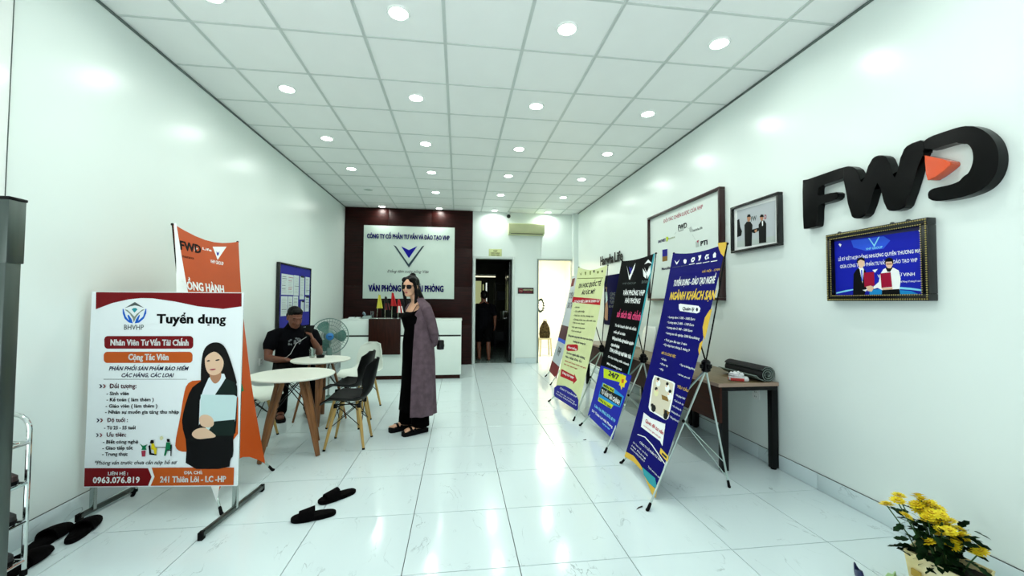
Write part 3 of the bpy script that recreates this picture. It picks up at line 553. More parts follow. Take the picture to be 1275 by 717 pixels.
YELLOW = [
  ('P', [(0.076, 0.081), (0.139, 0.108), (0.178, 0.086), (0.159, 0.132)], 'olive'),
  ('P', [(0.262, 0.089), (0.316, 0.093), (0.325, 0.138), (0.296, 0.135)], 'olive'),
  ('P', [(0.426, 0.095), (0.468, 0.093), (0.483, 0.145), (0.449, 0.143)], 'olive'),
  ('P', [(0.532, 0.093), (0.579, 0.092), (0.588, 0.123), (0.566, 0.13)], 'ink'),
  ('P', [(0.652, 0.115), (0.706, 0.114), (0.714, 0.144), (0.673, 0.146)], 'olive'),
  ('P', [(0.779, 0.118), (0.813, 0.11), (0.83, 0.141), (0.796, 0.143)], 'ink'),
  ('P', [(0.042, 0.16), (0.858, 0.208), (0.862, 0.217), (0.048, 0.17)], 'olive'),
  ('T', 'DU HỌC QUỐC TẾ', 0.149, 0.8243, 0.3046, 0.0555, 'ink', 0.035, 0.1),
  ('T', 'ÂU ÚC MỸ', 0.2957, 0.7014, 0.4004, 0.0505, 'ink', 0.035, 0.1),
  ('P', [(0.004, 0.424), (0.896, 0.474), (0.916, 0.546), (0.009, 0.503)], 'red'),
  ('T', 'CƠ HỘI VIỆC LÀM VÀ ĐỊNH CƯ', 0.0817, 0.8833, 0.5094, 0.0305, 'white', 0.03, 0),
  ('T', '- Du học', 0.1368, 0.3183, 0.5819, 0.021, 'ink', 0.02, 0),
  ('T', '- Chi phí thấp', 0.1464, 0.5041, 0.6384, 0.0208, 'ink', 0.02, 0),
  ('T', '- Vừa học vừa làm lương cao', 0.1619, 0.803, 0.6949, 0.0206, 'ink', 0.02, 0),
  ('T', '- Chương trình trao đổi sinh viên', 0.1679, 0.8883, 0.7505, 0.0205, 'ink', 0.02, 0),
  ('T', '- Hỗ trợ visa nhanh', 0.1749, 0.5803, 0.7959, 0.0203, 'ink', 0.02, 0),
  ('T', '- Bay ngay trong năm', 0.1695, 0.6166, 0.8541, 0.0202, 'ink', 0.02, 0),
  ('T', '- Ký túc xá miễn phí', 0.183, 0.5328, 0.9065, 0.02, 'ink', 0.02, 0),
  ('T', 'Đồng hành cùng bạn trên mọi con đường', 0.1221, 0.9254, 0.9798, 0.0245, 'navy', 0.03, 0),
  ('T', 'Hướng tới tương lai', 0.3365, 0.7383, 1.0446, 0.0234, 'navy', 0.03, 0),
  ('P', [(0.45, 1.064), (0.476, 1.064), (0.5, 1.067), (0.518, 1.074), (0.528, 1.083), (0.546, 1.116), (0.546, 1.126), (0.537, 1.135), (0.519, 1.143), (0.496, 1.147), (0.25, 1.174), (0.222, 1.175), (0.195, 1.172), (0.175, 1.165), (0.163, 1.155), (0.143, 1.121), (0.143, 1.11), (0.153, 1.099), (0.174, 1.091), (0.2, 1.087)], 'red'),
  ('T', 'Học bổng', 0.2081, 0.5118, 1.1354, 0.0266, 'white', 0.03, 0),
  ('T', 'Du học nghề điều dưỡng', 0.2033, 0.8155, 1.2129, 0.0265, 'navy', 0.03, 0),
  ('T', 'Hàn, Nhật, Đức, Úc', 0.1953, 0.7421, 1.2664, 0.0263, 'navy', 0.03, 0),
  ('T', 'Miễn phí hoàn toàn chi phí', 0.2146, 0.9013, 1.3193, 0.0167, 'red', 0.015, 0),
  ('T', 'đào tạo ngoại ngữ', 0.2091, 0.6647, 1.3633, 0.0166, 'red', 0.015, 0),
  ('P', [(0.155, 1.433), (0.619, 1.45), (0.61, 1.426), (0.732, 1.486), (0.644, 1.557), (0.641, 1.526), (0.174, 1.531)], 'red'),
  ('T', 'Đăng ký ngay', 0.2237, 0.6294, 1.4851, 0.0255, 'white', 0.03, 0),
  ('P', [(0.064, 1.713), (0.151, 1.662), (0.404, 1.622), (0.631, 1.621), (0.812, 1.651), (0.908, 1.697), (0.965, 1.819), (0.119, 1.818)], 'navyB'),
  ('T', 'CÔNG TY TƯ VẤN VHP', 0.2643, 0.8425, 1.6851, 0.0195, 'white', 0.02, 0),
  ('T', '241 Thiên Lôi - Hải Phòng', 0.1993, 0.8198, 1.7447, 0.016, 'white', 0.01, 0),
  ('T', 'Hotline 0963.076.819', 0.1758, 0.8866, 1.7748, 0.016, 'white', 0.01, 0),
]
ORANGE = [
  ('P', [(0.003, -0.008), (0.023, -0.014), (0.068, 0.489), (-0.029, 0.496), (-0.004, 0.263)], 'white'),
  ('T', 'FWD', 0.0341, 0.2196, 0.1724, 0.0617, 'black', 0.045, 0),
  ('T', 'insurance', 0.0462, 0.1486, 0.2295, 0.0207, 'black', 0.015, 0),
  ('P', [(0.164, 0.122), (0.19, 0.141), (0.161, 0.165)], 'white'),
  ('P', [(0.338, 0.097), (0.486, 0.068), (0.376, 0.196)], 'white'),
  ('P', [(0.371, 0.126), (0.386, 0.139), (0.406, 0.12), (0.387, 0.159), (0.376, 0.161)], 'navyB'),
  ('T', 'VHP GROUP', 0.3014, 0.4352, 0.2314, 0.0266, 'white', 0.02, 0),
  ('T', 'Life', 0.233, 0.3234, 0.1386, 0.0182, 'white', 0.02, 0),
  ('T', 'ĐỒNG HÀNH', 0.0122, 0.4073, 0.4591, 0.0588, 'white', 0.04, 0),
  ('P', [(-0.031, 0.503), (0.062, 0.496), (0.103, 1.16), (-0.022, 1.727), (0.017, 1.794), (-0.036, 1.908), (-0.061, 1.784)], 'white'),
  ('P', [(0.342, 1.135), (0.429, 1.133), (0.436, 1.242), (0.313, 1.253)], 'greenT'),
]
PARTNER = [
  ('T', 'ĐỐI TÁC CHIẾN LƯỢC CỦA VHP', 0.4139, 1.2709, 0.1321, 0.042, 'lips', 0.015, 0),
  ('T', 'FWD', 0.761, 0.9553, 0.286, 0.0587, 'grey', 0.035, 0),
  ('T', 'insurance', 0.77, 0.8818, 0.3055, 0.0171, 'grey', 0.01, 0),
  ('P', [(1.01, 0.297), (1.043, 0.289), (1.071, 0.331), (1.034, 0.357), (1.005, 0.334)], 'greyL'),
  ('T', 'hanwha life', 1.0743, 1.2602, 0.3549, 0.0275, 'grey', 0.015, 0),
  ('T', 'BAOVIET', 0.2652, 0.463, 0.3725, 0.035, 'navyB', 0.035, 0),
  ('P', [(0.474, 0.326), (0.505, 0.32), (0.535, 0.34), (0.514, 0.384), (0.483, 0.384)], 'lime'),
  ('T', 'Insurance', 0.5293, 0.6901, 0.3649, 0.0231, 'olive', 0.01, 0),
  ('P', [(1.128, 0.477), (1.198, 0.472), (1.197, 0.539), (1.135, 0.542)], 'greyL'),
  ('P', [(1.152, 0.472), (1.19, 0.466), (1.175, 0.502)], 'lips'),
  ('T', 'PTI', 1.2199, 1.3448, 0.5369, 0.0488, 'navy', 0.04, 0),
  ('P', [(0.378, 0.474), (0.508, 0.48), (0.507, 0.568), (0.377, 0.564)], 'navyB'),
  ('P', [(0.377, 0.564), (0.507, 0.568), (0.506, 0.629), (0.376, 0.63)], 'bronze'),
  ('T', 'Manulife', 0.3535, 0.5743, 0.7391, 0.0317, 'navy', 0.025, 0),
  ('P', [(0.681, 0.321), (0.724, 0.3), (0.728, 0.304), (0.686, 0.324)], 'greyL'),
  ('P', [(1.07, 0.384), (1.129, 0.455), (1.125, 0.456), (1.066, 0.386)], 'greyL'),
  ('P', [(0.955, 0.283), (1.01, 0.311), (1.005, 0.313), (0.951, 0.284)], 'greyL'),
]
PHOTO = [
  ('P', [(0.073, 0.042), (0.548, 0.058), (0.541, 0.408), (0.067, 0.393)], 'photoW'),
  ('P', [(0.068, 0.336), (0.542, 0.357), (0.541, 0.408), (0.067, 0.393)], 'greyL'),
  ('P', [(0.071, 0.133), (0.1, 0.125), (0.115, 0.208), (0.137, 0.25), (0.125, 0.29), (0.068, 0.297)], 'ink'),
  ('P', [(0.17, 0.196), (0.203, 0.172), (0.25, 0.181), (0.276, 0.219), (0.269, 0.273), (0.262, 0.404), (0.172, 0.4)], 'ink'),
  ('P', [(0.204, 0.131), (0.225, 0.116), (0.251, 0.126), (0.253, 0.159), (0.235, 0.181), (0.211, 0.17)], 'skinD'),
  ('P', [(0.204, 0.131), (0.215, 0.11), (0.246, 0.113), (0.256, 0.138)], 'hair'),
  ('P', [(0.351, 0.229), (0.383, 0.199), (0.419, 0.203), (0.442, 0.235), (0.439, 0.398), (0.353, 0.395)], 'ink'),
  ('P', [(0.367, 0.164), (0.382, 0.149), (0.406, 0.158), (0.41, 0.187), (0.395, 0.202), (0.376, 0.194)], 'skinD'),
  ('P', [(0.364, 0.163), (0.382, 0.142), (0.41, 0.152), (0.415, 0.174)], 'hair'),
  ('P', [(0.39, 0.208), (0.405, 0.204), (0.404, 0.243), (0.394, 0.251)], 'white'),
  ('P', [(0.27, 0.258), (0.355, 0.255), (0.36, 0.281), (0.3, 0.296), (0.269, 0.284)], 'ink'),
  ('P', [(0.3, 0.267), (0.33, 0.265), (0.33, 0.287), (0.305, 0.29)], 'skinD'),
  ('T', 'FW', 0.2556, 0.3268, 0.1815, 0.0406, 'grey', 0.03, 0),
  ('T', 'D', 0.4193, 0.4475, 0.1925, 0.0353, 'lips', 0.03, 0),
]
CERT = [
  ('P', [(0.053, 0.057), (0.631, 0.069), (0.625, 0.447), (0.059, 0.44)], 'royal'),
  ('P', [(0.177, 0.067), (0.294, 0.07), (0.389, 0.071), (0.429, 0.104), (0.387, 0.149), (0.277, 0.15), (0.192, 0.116)], 'royalL'),
  ('P', [(0.06, 0.415), (0.136, 0.4), (0.186, 0.395), (0.185, 0.403), (0.136, 0.411), (0.06, 0.425)], 'cyanL'),
  ('P', [(0.462, 0.389), (0.538, 0.398), (0.616, 0.414), (0.615, 0.422), (0.538, 0.41), (0.462, 0.403)], 'cyanL'),
  ('P', [(0.475, 0.41), (0.538, 0.417), (0.586, 0.44), (0.474, 0.439)], 'cyan'),
  ('P', [(0.294, 0.405), (0.374, 0.4), (0.373, 0.436), (0.293, 0.435)], 'cyan'),
  ('P', [(0.293, 0.068), (0.303, 0.071), (0.33, 0.116), (0.357, 0.072), (0.366, 0.07), (0.331, 0.131)], 'cyanL'),
  ('T', 'VHP GROUP', 0.276, 0.3812, 0.1444, 0.0135, 'cyanL', 0.015, 0),
  ('T', 'LỄ KÝ KẾT HỢP ĐỒNG NHƯỢNG QUYỀN THƯƠNG MẠI', 0.0806, 0.5962, 0.1966, 0.021, 'white', 0.012, 0),
  ('T', 'GIỮA CÔNG TY CỔ PHẦN TƯ VẤN VÀ ĐÀO TẠO VHP', 0.0926, 0.5754, 0.2478, 0.0208, 'white', 0.012, 0),
  ('T', 'VÀ THÁI TỬ VINH', 0.3472, 0.5596, 0.3279, 0.019, 'white', 0.012, 0),
  ('T', 'Hải Phòng, 07 tháng 01 năm 2023', 0.476, 0.6121, 0.3643, 0.0096, 'white', 0.01, 0),
  ('P', [(0.085, 0.08), (0.095, 0.075), (0.107, 0.085), (0.098, 0.101)], 'white'),
  ('P', [(0.585, 0.069), (0.595, 0.066), (0.598, 0.077), (0.59, 0.08)], 'white'),
  ('P', [(0.602, 0.074), (0.61, 0.072), (0.611, 0.082), (0.604, 0.084)], 'white'),
  ('P', [(0.592, 0.086), (0.599, 0.086), (0.597, 0.096), (0.594, 0.097)], 'white'),
  ('P', [(0.316, 0.277), (0.35, 0.273), (0.332, 0.295)], 'white'),
  ('P', [(0.19, 0.294), (0.208, 0.269), (0.225, 0.255), (0.26, 0.261), (0.274, 0.285), (0.272, 0.405), (0.262, 0.436), (0.183, 0.435)], 'ink'),
  ('P', [(0.222, 0.251), (0.232, 0.267), (0.25, 0.359), (0.261, 0.269), (0.256, 0.257)], 'white'),
  ('P', [(0.241, 0.271), (0.25, 0.272), (0.252, 0.344), (0.244, 0.343)], 'royalL'),
  ('P', [(0.22, 0.201), (0.253, 0.196), (0.267, 0.213), (0.266, 0.239), (0.252, 0.257), (0.235, 0.259), (0.223, 0.239)], 'skin'),
  ('P', [(0.212, 0.215), (0.221, 0.193), (0.246, 0.186), (0.267, 0.198), (0.27, 0.221), (0.261, 0.212), (0.241, 0.203), (0.223, 0.212), (0.221, 0.229)], 'hair'),
  ('P', [(0.26, 0.291), (0.326, 0.289), (0.328, 0.377), (0.263, 0.384)], 'crimson'),
  ('P', [(0.272, 0.382), (0.304, 0.376), (0.328, 0.388), (0.309, 0.415), (0.283, 0.411)], 'skin'),
  ('P', [(0.249, 0.404), (0.283, 0.398), (0.271, 0.414)], 'white'),
  ('P', [(0.366, 0.306), (0.384, 0.278), (0.405, 0.269), (0.445, 0.273), (0.474, 0.292), (0.484, 0.341), (0.476, 0.41), (0.374, 0.407), (0.346, 0.392), (0.324, 0.399), (0.321, 0.384), (0.354, 0.356)], 'white'),
  ('P', [(0.398, 0.269), (0.442, 0.269), (0.425, 0.296), (0.408, 0.294)], 'ink'),
  ('P', [(0.4, 0.233), (0.419, 0.224), (0.441, 0.233), (0.44, 0.258), (0.428, 0.275), (0.412, 0.273), (0.401, 0.258)], 'skin'),
  ('P', [(0.392, 0.243), (0.399, 0.215), (0.42, 0.207), (0.44, 0.216), (0.447, 0.241), (0.441, 0.249), (0.436, 0.234), (0.402, 0.233), (0.398, 0.247)], 'hair'),
  ('P', [(0.403, 0.241), (0.438, 0.243), (0.436, 0.254), (0.404, 0.253)], 'skinD'),
  ('P', [(0.366, 0.302), (0.428, 0.299), (0.435, 0.389), (0.371, 0.393)], 'crimson'),
  ('P', [(0.371, 0.394), (0.436, 0.392), (0.437, 0.404), (0.381, 0.409)], 'skin'),
  ('P', [(0.374, 0.407), (0.475, 0.403), (0.479, 0.439), (0.372, 0.438)], 'ink'),
]
SIGN = [
  ('T', 'CÔNG TY CỔ PHẦN TƯ VẤN VÀ ĐÀO TẠO VHP', 0.0612, 1.7852, 0.273, 0.0891, 'navyB', 0.05, 0),
  ('P', [(0.611, 0.41), (0.663, 0.435), (0.93, 0.813), (1.21, 0.422), (1.254, 0.406), (0.936, 0.884)], 'greyS'),
  ('P', [(0.77, 0.433), (0.931, 0.509), (1.101, 0.425), (0.933, 0.683)], 'navyS'),
  ('T', 'Đồng tâm cuộc sống Việt', 0.4849, 1.3472, 0.9959, 0.0577, 'ink', 0.0, 0.35),
  ('T', 'VĂN PHÒNG VHP HẢI PHÒNG', 0.1127, 1.6658, 1.3944, 0.1249, 'navyB', 0.05, 0),
]
PHOTO_BLUE = []

# ------------------------------------------------------------------ the room
XL, XR, YB, CZ, YF = -2.40, 2.66, 9.05, 3.362, -0.4
def structure(o): o['kind'] = 'structure'; return o
def struct_box(name, boxes, mat, parent=None, bevel=0.0):
    mb = MB()
    for lo, hi in boxes: mb.box(lo, hi, bevel=bevel)
    o = mb.build(name, mat, parent)
    return structure(o) if parent is None else o
struct_box('ground', [((-25, -25, -0.40), (25, YF, -0.03))], M('pavement_concrete', '#cfd2cd', rough=0.85, var=0.06, scale=2))

# floor: grout bed with each polished tile laid on it
tile_m = bpy.data.materials.new('polished_marble_tile'); tile_m.use_nodes = True
def _tile():
    nt = tile_m.node_tree; b = nt.nodes['Principled BSDF']; L = nt.links.new
    ge = nt.nodes.new('ShaderNodeNewGeometry'); oi = nt.nodes.new('ShaderNodeObjectInfo')
    ad = nt.nodes.new('ShaderNodeVectorMath'); ad.operation = 'ADD'; L(ge.outputs['Position'], ad.inputs[0])
    sc = nt.nodes.new('ShaderNodeVectorMath'); sc.operation = 'SCALE'; sc.inputs['Scale'].default_value = 37.0
    cb = nt.nodes.new('ShaderNodeCombineXYZ'); L(oi.outputs['Random'], cb.inputs[0]); L(oi.outputs['Random'], cb.inputs[1]); L(cb.outputs[0], sc.inputs[0]); L(sc.outputs[0], ad.inputs[1])
    mp = nt.nodes.new('ShaderNodeMapping'); mp.inputs['Rotation'].default_value = (0, 0, 0.9); mp.inputs['Scale'].default_value = (3.2, 1.1, 1); L(ad.outputs[0], mp.inputs[0])
    n1 = nt.nodes.new('ShaderNodeTexNoise'); n1.inputs['Scale'].default_value = 1.8; n1.inputs['Detail'].default_value = 6; n1.inputs['Distortion'].default_value = 0.8; L(mp.outputs[0], n1.inputs['Vector'])
    # thin veins where the noise crosses its middle value, broken up by a second noise
    sb = nt.nodes.new('ShaderNodeMath'); sb.operation = 'SUBTRACT'; sb.inputs[1].default_value = 0.5; L(n1.outputs['Fac'], sb.inputs[0])
    ab = nt.nodes.new('ShaderNodeMath'); ab.operation = 'ABSOLUTE'; L(sb.outputs[0], ab.inputs[0])
    r1 = nt.nodes.new('ShaderNodeMapRange'); r1.inputs[1].default_value = 0.0; r1.inputs[2].default_value = 0.007; r1.inputs[3].default_value = 1; r1.inputs[4].default_value = 0; L(ab.outputs[0], r1.inputs[0])
    n2 = nt.nodes.new('ShaderNodeTexNoise'); n2.inputs['Scale'].default_value = 4.5; L(ad.outputs[0], n2.inputs['Vector'])
    r2 = nt.nodes.new('ShaderNodeMapRange'); r2.inputs[1].default_value = 0.51; r2.inputs[2].default_value = 0.72; L(n2.outputs['Fac'], r2.inputs[0])
    mu = nt.nodes.new('ShaderNodeMath'); mu.operation = 'MULTIPLY'; L(r1.outputs[0], mu.inputs[0]); L(r2.outputs[0], mu.inputs[1])
    mx = nt.nodes.new('ShaderNodeMixRGB'); mx.inputs[1].default_value = lin('#d3e3e4'); mx.inputs[2].default_value = lin('#8a9d9e'); L(mu.outputs[0], mx.inputs[0])
    L(mx.outputs[0], b.inputs['Base Color']); b.inputs['Roughness'].default_value = 0.13; b.inputs['Specular IOR Level'].default_value = 0.55
_tile()
floor = struct_box('floor', [((XL - 0.2, YF, -0.12), (XR + 0.2, YB + 4.6, -0.012))], grout_m)
gx = [XL] + [-0.87 + 0.6 * i for i in range(-2, 6)] + [XR]
gx = sorted(set(round(x, 3) for x in gx if XL <= x <= XR))
gy = [YF] + [3.351 + 0.6 * j for j in range(-6, 10)] + [YB]
gy = sorted(set(round(y, 3) for y in gy if YF <= y <= YB))
_shape = {}
def slab(lo, hi, z0, z1, gap, name, mat, parent, key):
    ex, ey = hi[0] - lo[0] - gap, hi[1] - lo[1] - gap; k = (key, round(ex, 3), round(ey, 3))
    if k not in _shape:
        mb = MB(); mb.box((-ex / 2, -ey / 2, z0), (ex / 2, ey / 2, z1), bevel=0.0008); o = mb.build(name, mat, parent, smooth=0); _shape[k] = o.data
    else:
        o = bpy.data.objects.new(name, _shape[k]); COL.objects.link(o); o.parent = parent
    o.location = ((lo[0] + hi[0]) / 2, (lo[1] + hi[1]) / 2, 0)
    return o
for x0, x1 in zip(gx, gx[1:]):
    for y0, y1 in zip(gy, gy[1:]): slab((x0, y0), (x1, y1), -0.011, 0.0, 0.0045, 'tile', tile_m, floor, 'floor')
tile_dark = M('back_room_tile', '#7d9089', rough=0.12, var=0.06)
for i in range(2):
    for j in range(6): slab((0.2 + 0.65 * i, YB + 0.12 + 0.6 * j), (0.85 + 0.65 * i, YB + 0.72 + 0.6 * j), -0.011, 0, 0.004, 'tile', tile_dark, floor, 'back')
tile_cream = M('cream_room_tile', '#efece0', rough=0.1, var=0.02)
for i in range(2):
    for j in range(5): slab((1.6 + 0.7 * i, YB + 0.12 + 0.6 * j), (2.3 + 0.7 * i, YB + 0.72 + 0.6 * j), -0.011, 0, 0.004, 'tile', tile_cream, floor, 'cream')
for lo, hi in (((0.3, YB), (1.25, YB + 0.12)), ((1.7, YB), (2.64, YB + 0.12))): slab(lo, hi, -0.011, 0, 0.004, 'tile', tile_m, floor, 'sill')

# ceiling: slab, T-bar grid and lay-in panels
ceiling = struct_box('ceiling', [((XL - 0.2, YF, CZ + 0.05), (XR + 0.2, YB + 0.2, CZ + 0.25))], white_matt)
cx = [XL] + [-1.92 + 0.6 * i for i in range(8)] + [XR]
cy = [YF] + [3.136 + 0.6 * j for j in range(-5, 10)] + [YB]
for x0, x1 in zip(cx, cx[1:]):
    for y0, y1 in zip(cy, cy[1:]): slab((x0, y0), (x1, y1), CZ + 0.006, CZ + 0.02, 0.016, 'ceiling_panel', ceil_m, ceiling, 'ceil')
for x in cx[1:-1]:
    mb = MB(); mb.box((x - 0.0125, YF, CZ), (x - 0.003, YB, CZ + 0.03)); mb.box((x + 0.003, YF, CZ), (x + 0.0125, YB, CZ + 0.03)); mb.box((x - 0.003, YF, CZ + 0.004), (x + 0.003, YB, CZ + 0.03)); mb.build('grid_bar', grid_m, ceiling)
for y in cy[1:-1]:
    mb = MB(); mb.box((XL, y - 0.009, CZ + 0.001), (XR, y + 0.009, CZ + 0.03)); mb.build('cross_bar', grid_m, ceiling)

# walls
WT = 0.18
wl = struct_box('wall_left', [((XL - WT, YF, -0.02), (XL, YB + 0.2, CZ + 0.1))], wall_m)
wr = struct_box('wall_right', [((XR, YF, -0.02), (XR + WT, YB + 0.2, CZ + 0.1))], wall_m)
D1, D2, DH1, DH2 = (0.37, 1.19), (1.785, 2.56), 2.32, 2.31
wb = struct_box('wall_back', [((XL - WT, YB, -0.02), (D1[0] - 0.03, YB + 0.12, CZ + 0.1)), ((D1[0] - 0.03, YB, DH1 + 0.03), (D1[1] + 0.03, YB + 0.12, CZ + 0.1)), ((D1[1] + 0.03, YB, -0.02), (D2[0] - 0.03, YB + 0.12, CZ + 0.1)),
    ((D2[0] - 0.03, YB, DH2 + 0.03), (D2[1] + 0.03, YB + 0.12, CZ + 0.1)), ((D2[1] + 0.03, YB, -0.02), (XR + WT, YB + 0.12, CZ + 0.1))], wall_m)
struct_box('trim_1', [((XR - 0.10, YB - 0.16, 0), (XR, YB, CZ))], wall_m)                      # boxed pipe in the corner
struct_box('trim_2', [((XL, 1.0, -0.01), (XL + 0.016, 2.476, CZ))], white_gloss, bevel=0.002)   # entrance jamb on the left wall, whiter colour stands in for sunlight on it
edge_m = M('shadow_gap_trim', '#5d6b66', rough=0.6)
struct_box('trim_3', [((XL, 2.476, CZ - 0.012), (XL + 0.012, YB, CZ + 0.002))], edge_m); struct_box('trim_4', [((XR - 0.012, YF, CZ - 0.012), (XR, YB, CZ + 0.002))], edge_m)
struct_box('trim_5', [((XL, 2.4755, -0.01), (XL + 0.0175, 2.4795, CZ))], steel_dark)
# tiled skirting: one length of tile after another
def skirting(name, x, sgn, y0, y1, h=0.118):
    base = struct_box(name, [((min(x, x + sgn * 0.006), y0, 0), (max(x, x + sgn * 0.006), y1, h + 0.003))], grout_m)
    y = y0
    while y < y1 - 0.02:
        e = min(y + 0.6, y1); mb = MB(); mb.box((min(x, x + sgn * 0.011), y + 0.0015, 0.002), (max(x, x + sgn * 0.011), e - 0.0015, h), bevel=0.001); mb.build('skirting_tile', tile_m, base); y = e
skirting('baseboard_right', XR, -1, 0.351, YB - 0.17); skirting('baseboard_left', XL, 1, 2.48, YB - 0.1)
bb = struct_box('baseboard_back', [((D1[1] + 0.08, YB - 0.006, 0), (D2[0] - 0.05, YB, 0.12))], grout_m)
mb = MB(); mb.box((D1[1] + 0.08, YB - 0.011, 0.002), (D2[0] - 0.05, YB - 0.001, 0.117)); mb.build('skirting_tile', tile_m, bb)

# doorways with their frames
frame_m = M('door_frame_grey', '#cfdad5', rough=0.35, var=0.03)
frame_d = M('door_frame_alu', '#8d9a95', rough=0.35, metal=0.5, var=0.05)
def doorframe(name, x0, x1, h, wdt, mat):
    base = struct_box(name, [((x0 - wdt, YB - 0.03, 0), (x0, YB + 0.14, h + wdt))], mat)
    for nm, lo, hi in (('jamb', (x1, YB - 0.03, 0), (x1 + wdt, YB + 0.14, h + wdt)), ('head', (x0, YB - 0.03, h), (x1, YB + 0.14, h + wdt))):
        mb = MB(); mb.box(lo, hi, bevel=0.003); mb.build(nm, mat, base)
    return base
doorframe('door_1', *D1, DH1, 0.055, frame_m); doorframe('door_2', *D2, DH2, 0.028, frame_d)

# the dark room behind door 1
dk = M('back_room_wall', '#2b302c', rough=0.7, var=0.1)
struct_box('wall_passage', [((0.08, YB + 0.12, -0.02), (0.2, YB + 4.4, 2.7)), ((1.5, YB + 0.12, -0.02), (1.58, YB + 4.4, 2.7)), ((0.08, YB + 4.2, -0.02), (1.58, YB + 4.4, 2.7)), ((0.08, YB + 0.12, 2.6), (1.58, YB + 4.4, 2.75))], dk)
win = struct_box('window_1', [((0.30, YB + 3.6, 1.02), (0.36, YB + 3.66, 2.02)), ((0.9, YB + 3.6, 1.02), (0.94, YB + 3.66, 2.02)), ((0.3, YB + 3.6, 2.0), (0.94, YB + 3.66, 2.05))], black_metal)
mb = MB(); mb.box((0.36, YB + 3.62, 1.02), (0.70, YB + 3.64, 2.0)); mb.build('pane', EM('lit_window_glass', '#b9c28a', 0.55), win)
mb = MB(); mb.box((0.70, YB + 3.60, 1.02), (0.74, YB + 3.66, 2.0)); mb.build('mullion', black_metal, win)
mb = MB(); mb.box((0.74, YB + 3.62, 1.1), (0.78, YB + 3.64, 1.9)); mb.build('pane', MATS['lit_window_glass'], win)
mb = MB(); mb.box((0.84, YB + 3.62, 1.1), (0.88, YB + 3.64, 1.95)); mb.build('pane', EM('lit_window_glass_pale', '#d9e4dc', 0.9), win)
t = thing('batten_lamp', 'pale batten lamp glowing high in the dark passage behind the open doorway', 'lamp', (0.75, YB + 3.2, 2.1))
mb = MB(); mb.box((-0.30, -0.03, 0.03), (0.36, 0.03, 0.09), bevel=0.006); mb.build('housing', white_matt, t)
mb = MB(); mb.tube([(-0.29, 0, 0.015), (0.35, 0, 0.015)], 0.018); mb.build('tube', EM('batten_glow', '#f0ecc8', 1.3), t)

# the bright room behind door 2
cw = M('cream_room_wall', '#f4f1e2', rough=0.5, var=0.01)
struct_box('wall_bright_room', [((1.58, YB + 0.12, -0.02), (1.6, YB + 3.1, 2.75)), ((3.2, YB + 0.12, -0.02), (3.3, YB + 3.1, 2.75)), ((1.58, YB + 3.0, -0.02), (3.3, YB + 3.1, 2.75)), ((1.58, YB + 0.12, 2.7), (3.3, YB + 3.1, 2.8))], cw)
t = thing('square_ceiling_lamp', 'square ceiling lamp lighting the cream room through the second doorway', 'lamp', (2.35, YB + 1.2, 2.7))
mb = MB(); mb.box((-0.3, -0.3, -0.02), (0.3, 0.3, 0)); mb.build('housing', white_matt, t)
mb = MB(); mb.box((-0.28, -0.28, -0.03), (0.28, 0.28, -0.0201)); mb.build('diffuser', EM('diffuser_warm', '#fff8e4', 2.6), t)
def area(name, loc, size, watts, col, parent=None, spread=PI, shape='DISK', rot=(0, 0, 0)):
    l = bpy.data.lights.new(name, 'AREA'); l.shape = shape; l.size = size; l.energy = watts; l.color = col; l.spread = spread
    o = bpy.data.objects.new(name, l); COL.objects.link(o); o.location = loc; o.rotation_euler = rot
    if parent is not None: o.parent = parent
    return o
area('lamp_light', (0, 0, -0.04), 0.5, 62, (1.0, 0.975, 0.88), t, shape='SQUARE')

# ------------------------------------------------------------------ recessed downlights
LENS = EM('downlight_lens', '#f6fff8', 14.0)
lens_off = M('downlight_lens_off', '#9fb0a8', rough=0.3)
def make_downlight(lit=True):
    t = thing('recessed_downlight', 'round white recessed downlight glowing in a ceiling panel', 'light', group='downlights in the ceiling grid')
    mb = MB(); mb.lathe([(0.064, 0.004), (0.064, -0.004), (0.076, -0.006), (0.080, 0.0), (0.080, 0.006)], n=24, caps=False); mb.build('trim_ring', white_gloss, t)
    mb = MB(); mb.lathe([(0.001, -0.0025), (0.065, -0.0025), (0.065, 0.004)], n=24); mb.build('lens', LENS if lit else lens_off, t)
    if lit: area('downlight_beam', (0, 0, -0.012), 0.12, DOWNLIGHT_W, LAMP_COL, t, spread=math.radians(165))
    return t
dl = make_downlight(); first = True
XS, YS = [-1.62, -0.43, 0.765, 1.963], [1.66, 2.84, 4.03, 5.21, 6.37, 7.54, 8.86]
rows_w = ['overhead', 'first row in view', 'second row', 'third row', 'fourth row', 'fifth row', 'back wall row']
cols_w = ['nearest the notice board wall', 'second from the notice board wall', 'third from the notice board wall', 'nearest the black letters wall']
for j, y in enumerate(YS):
    for i, x in enumerate(XS):
        lab = 'recessed downlight, %s, %s' % (rows_w[j] if j else 'row overhead at the entrance', cols_w[i])
        if (i, j) == (0, 5):
            o = make_downlight(False); o['label'] = 'unlit recessed downlight in the fifth row, near the notice board wall'; o.location = (x, y, CZ); continue
        z = CZ
        if first: dl.location = (x, y, z); dl['label'] = lab; first = False
        else:
            o = copy_tree(dl, None, lab, (x, y, z))

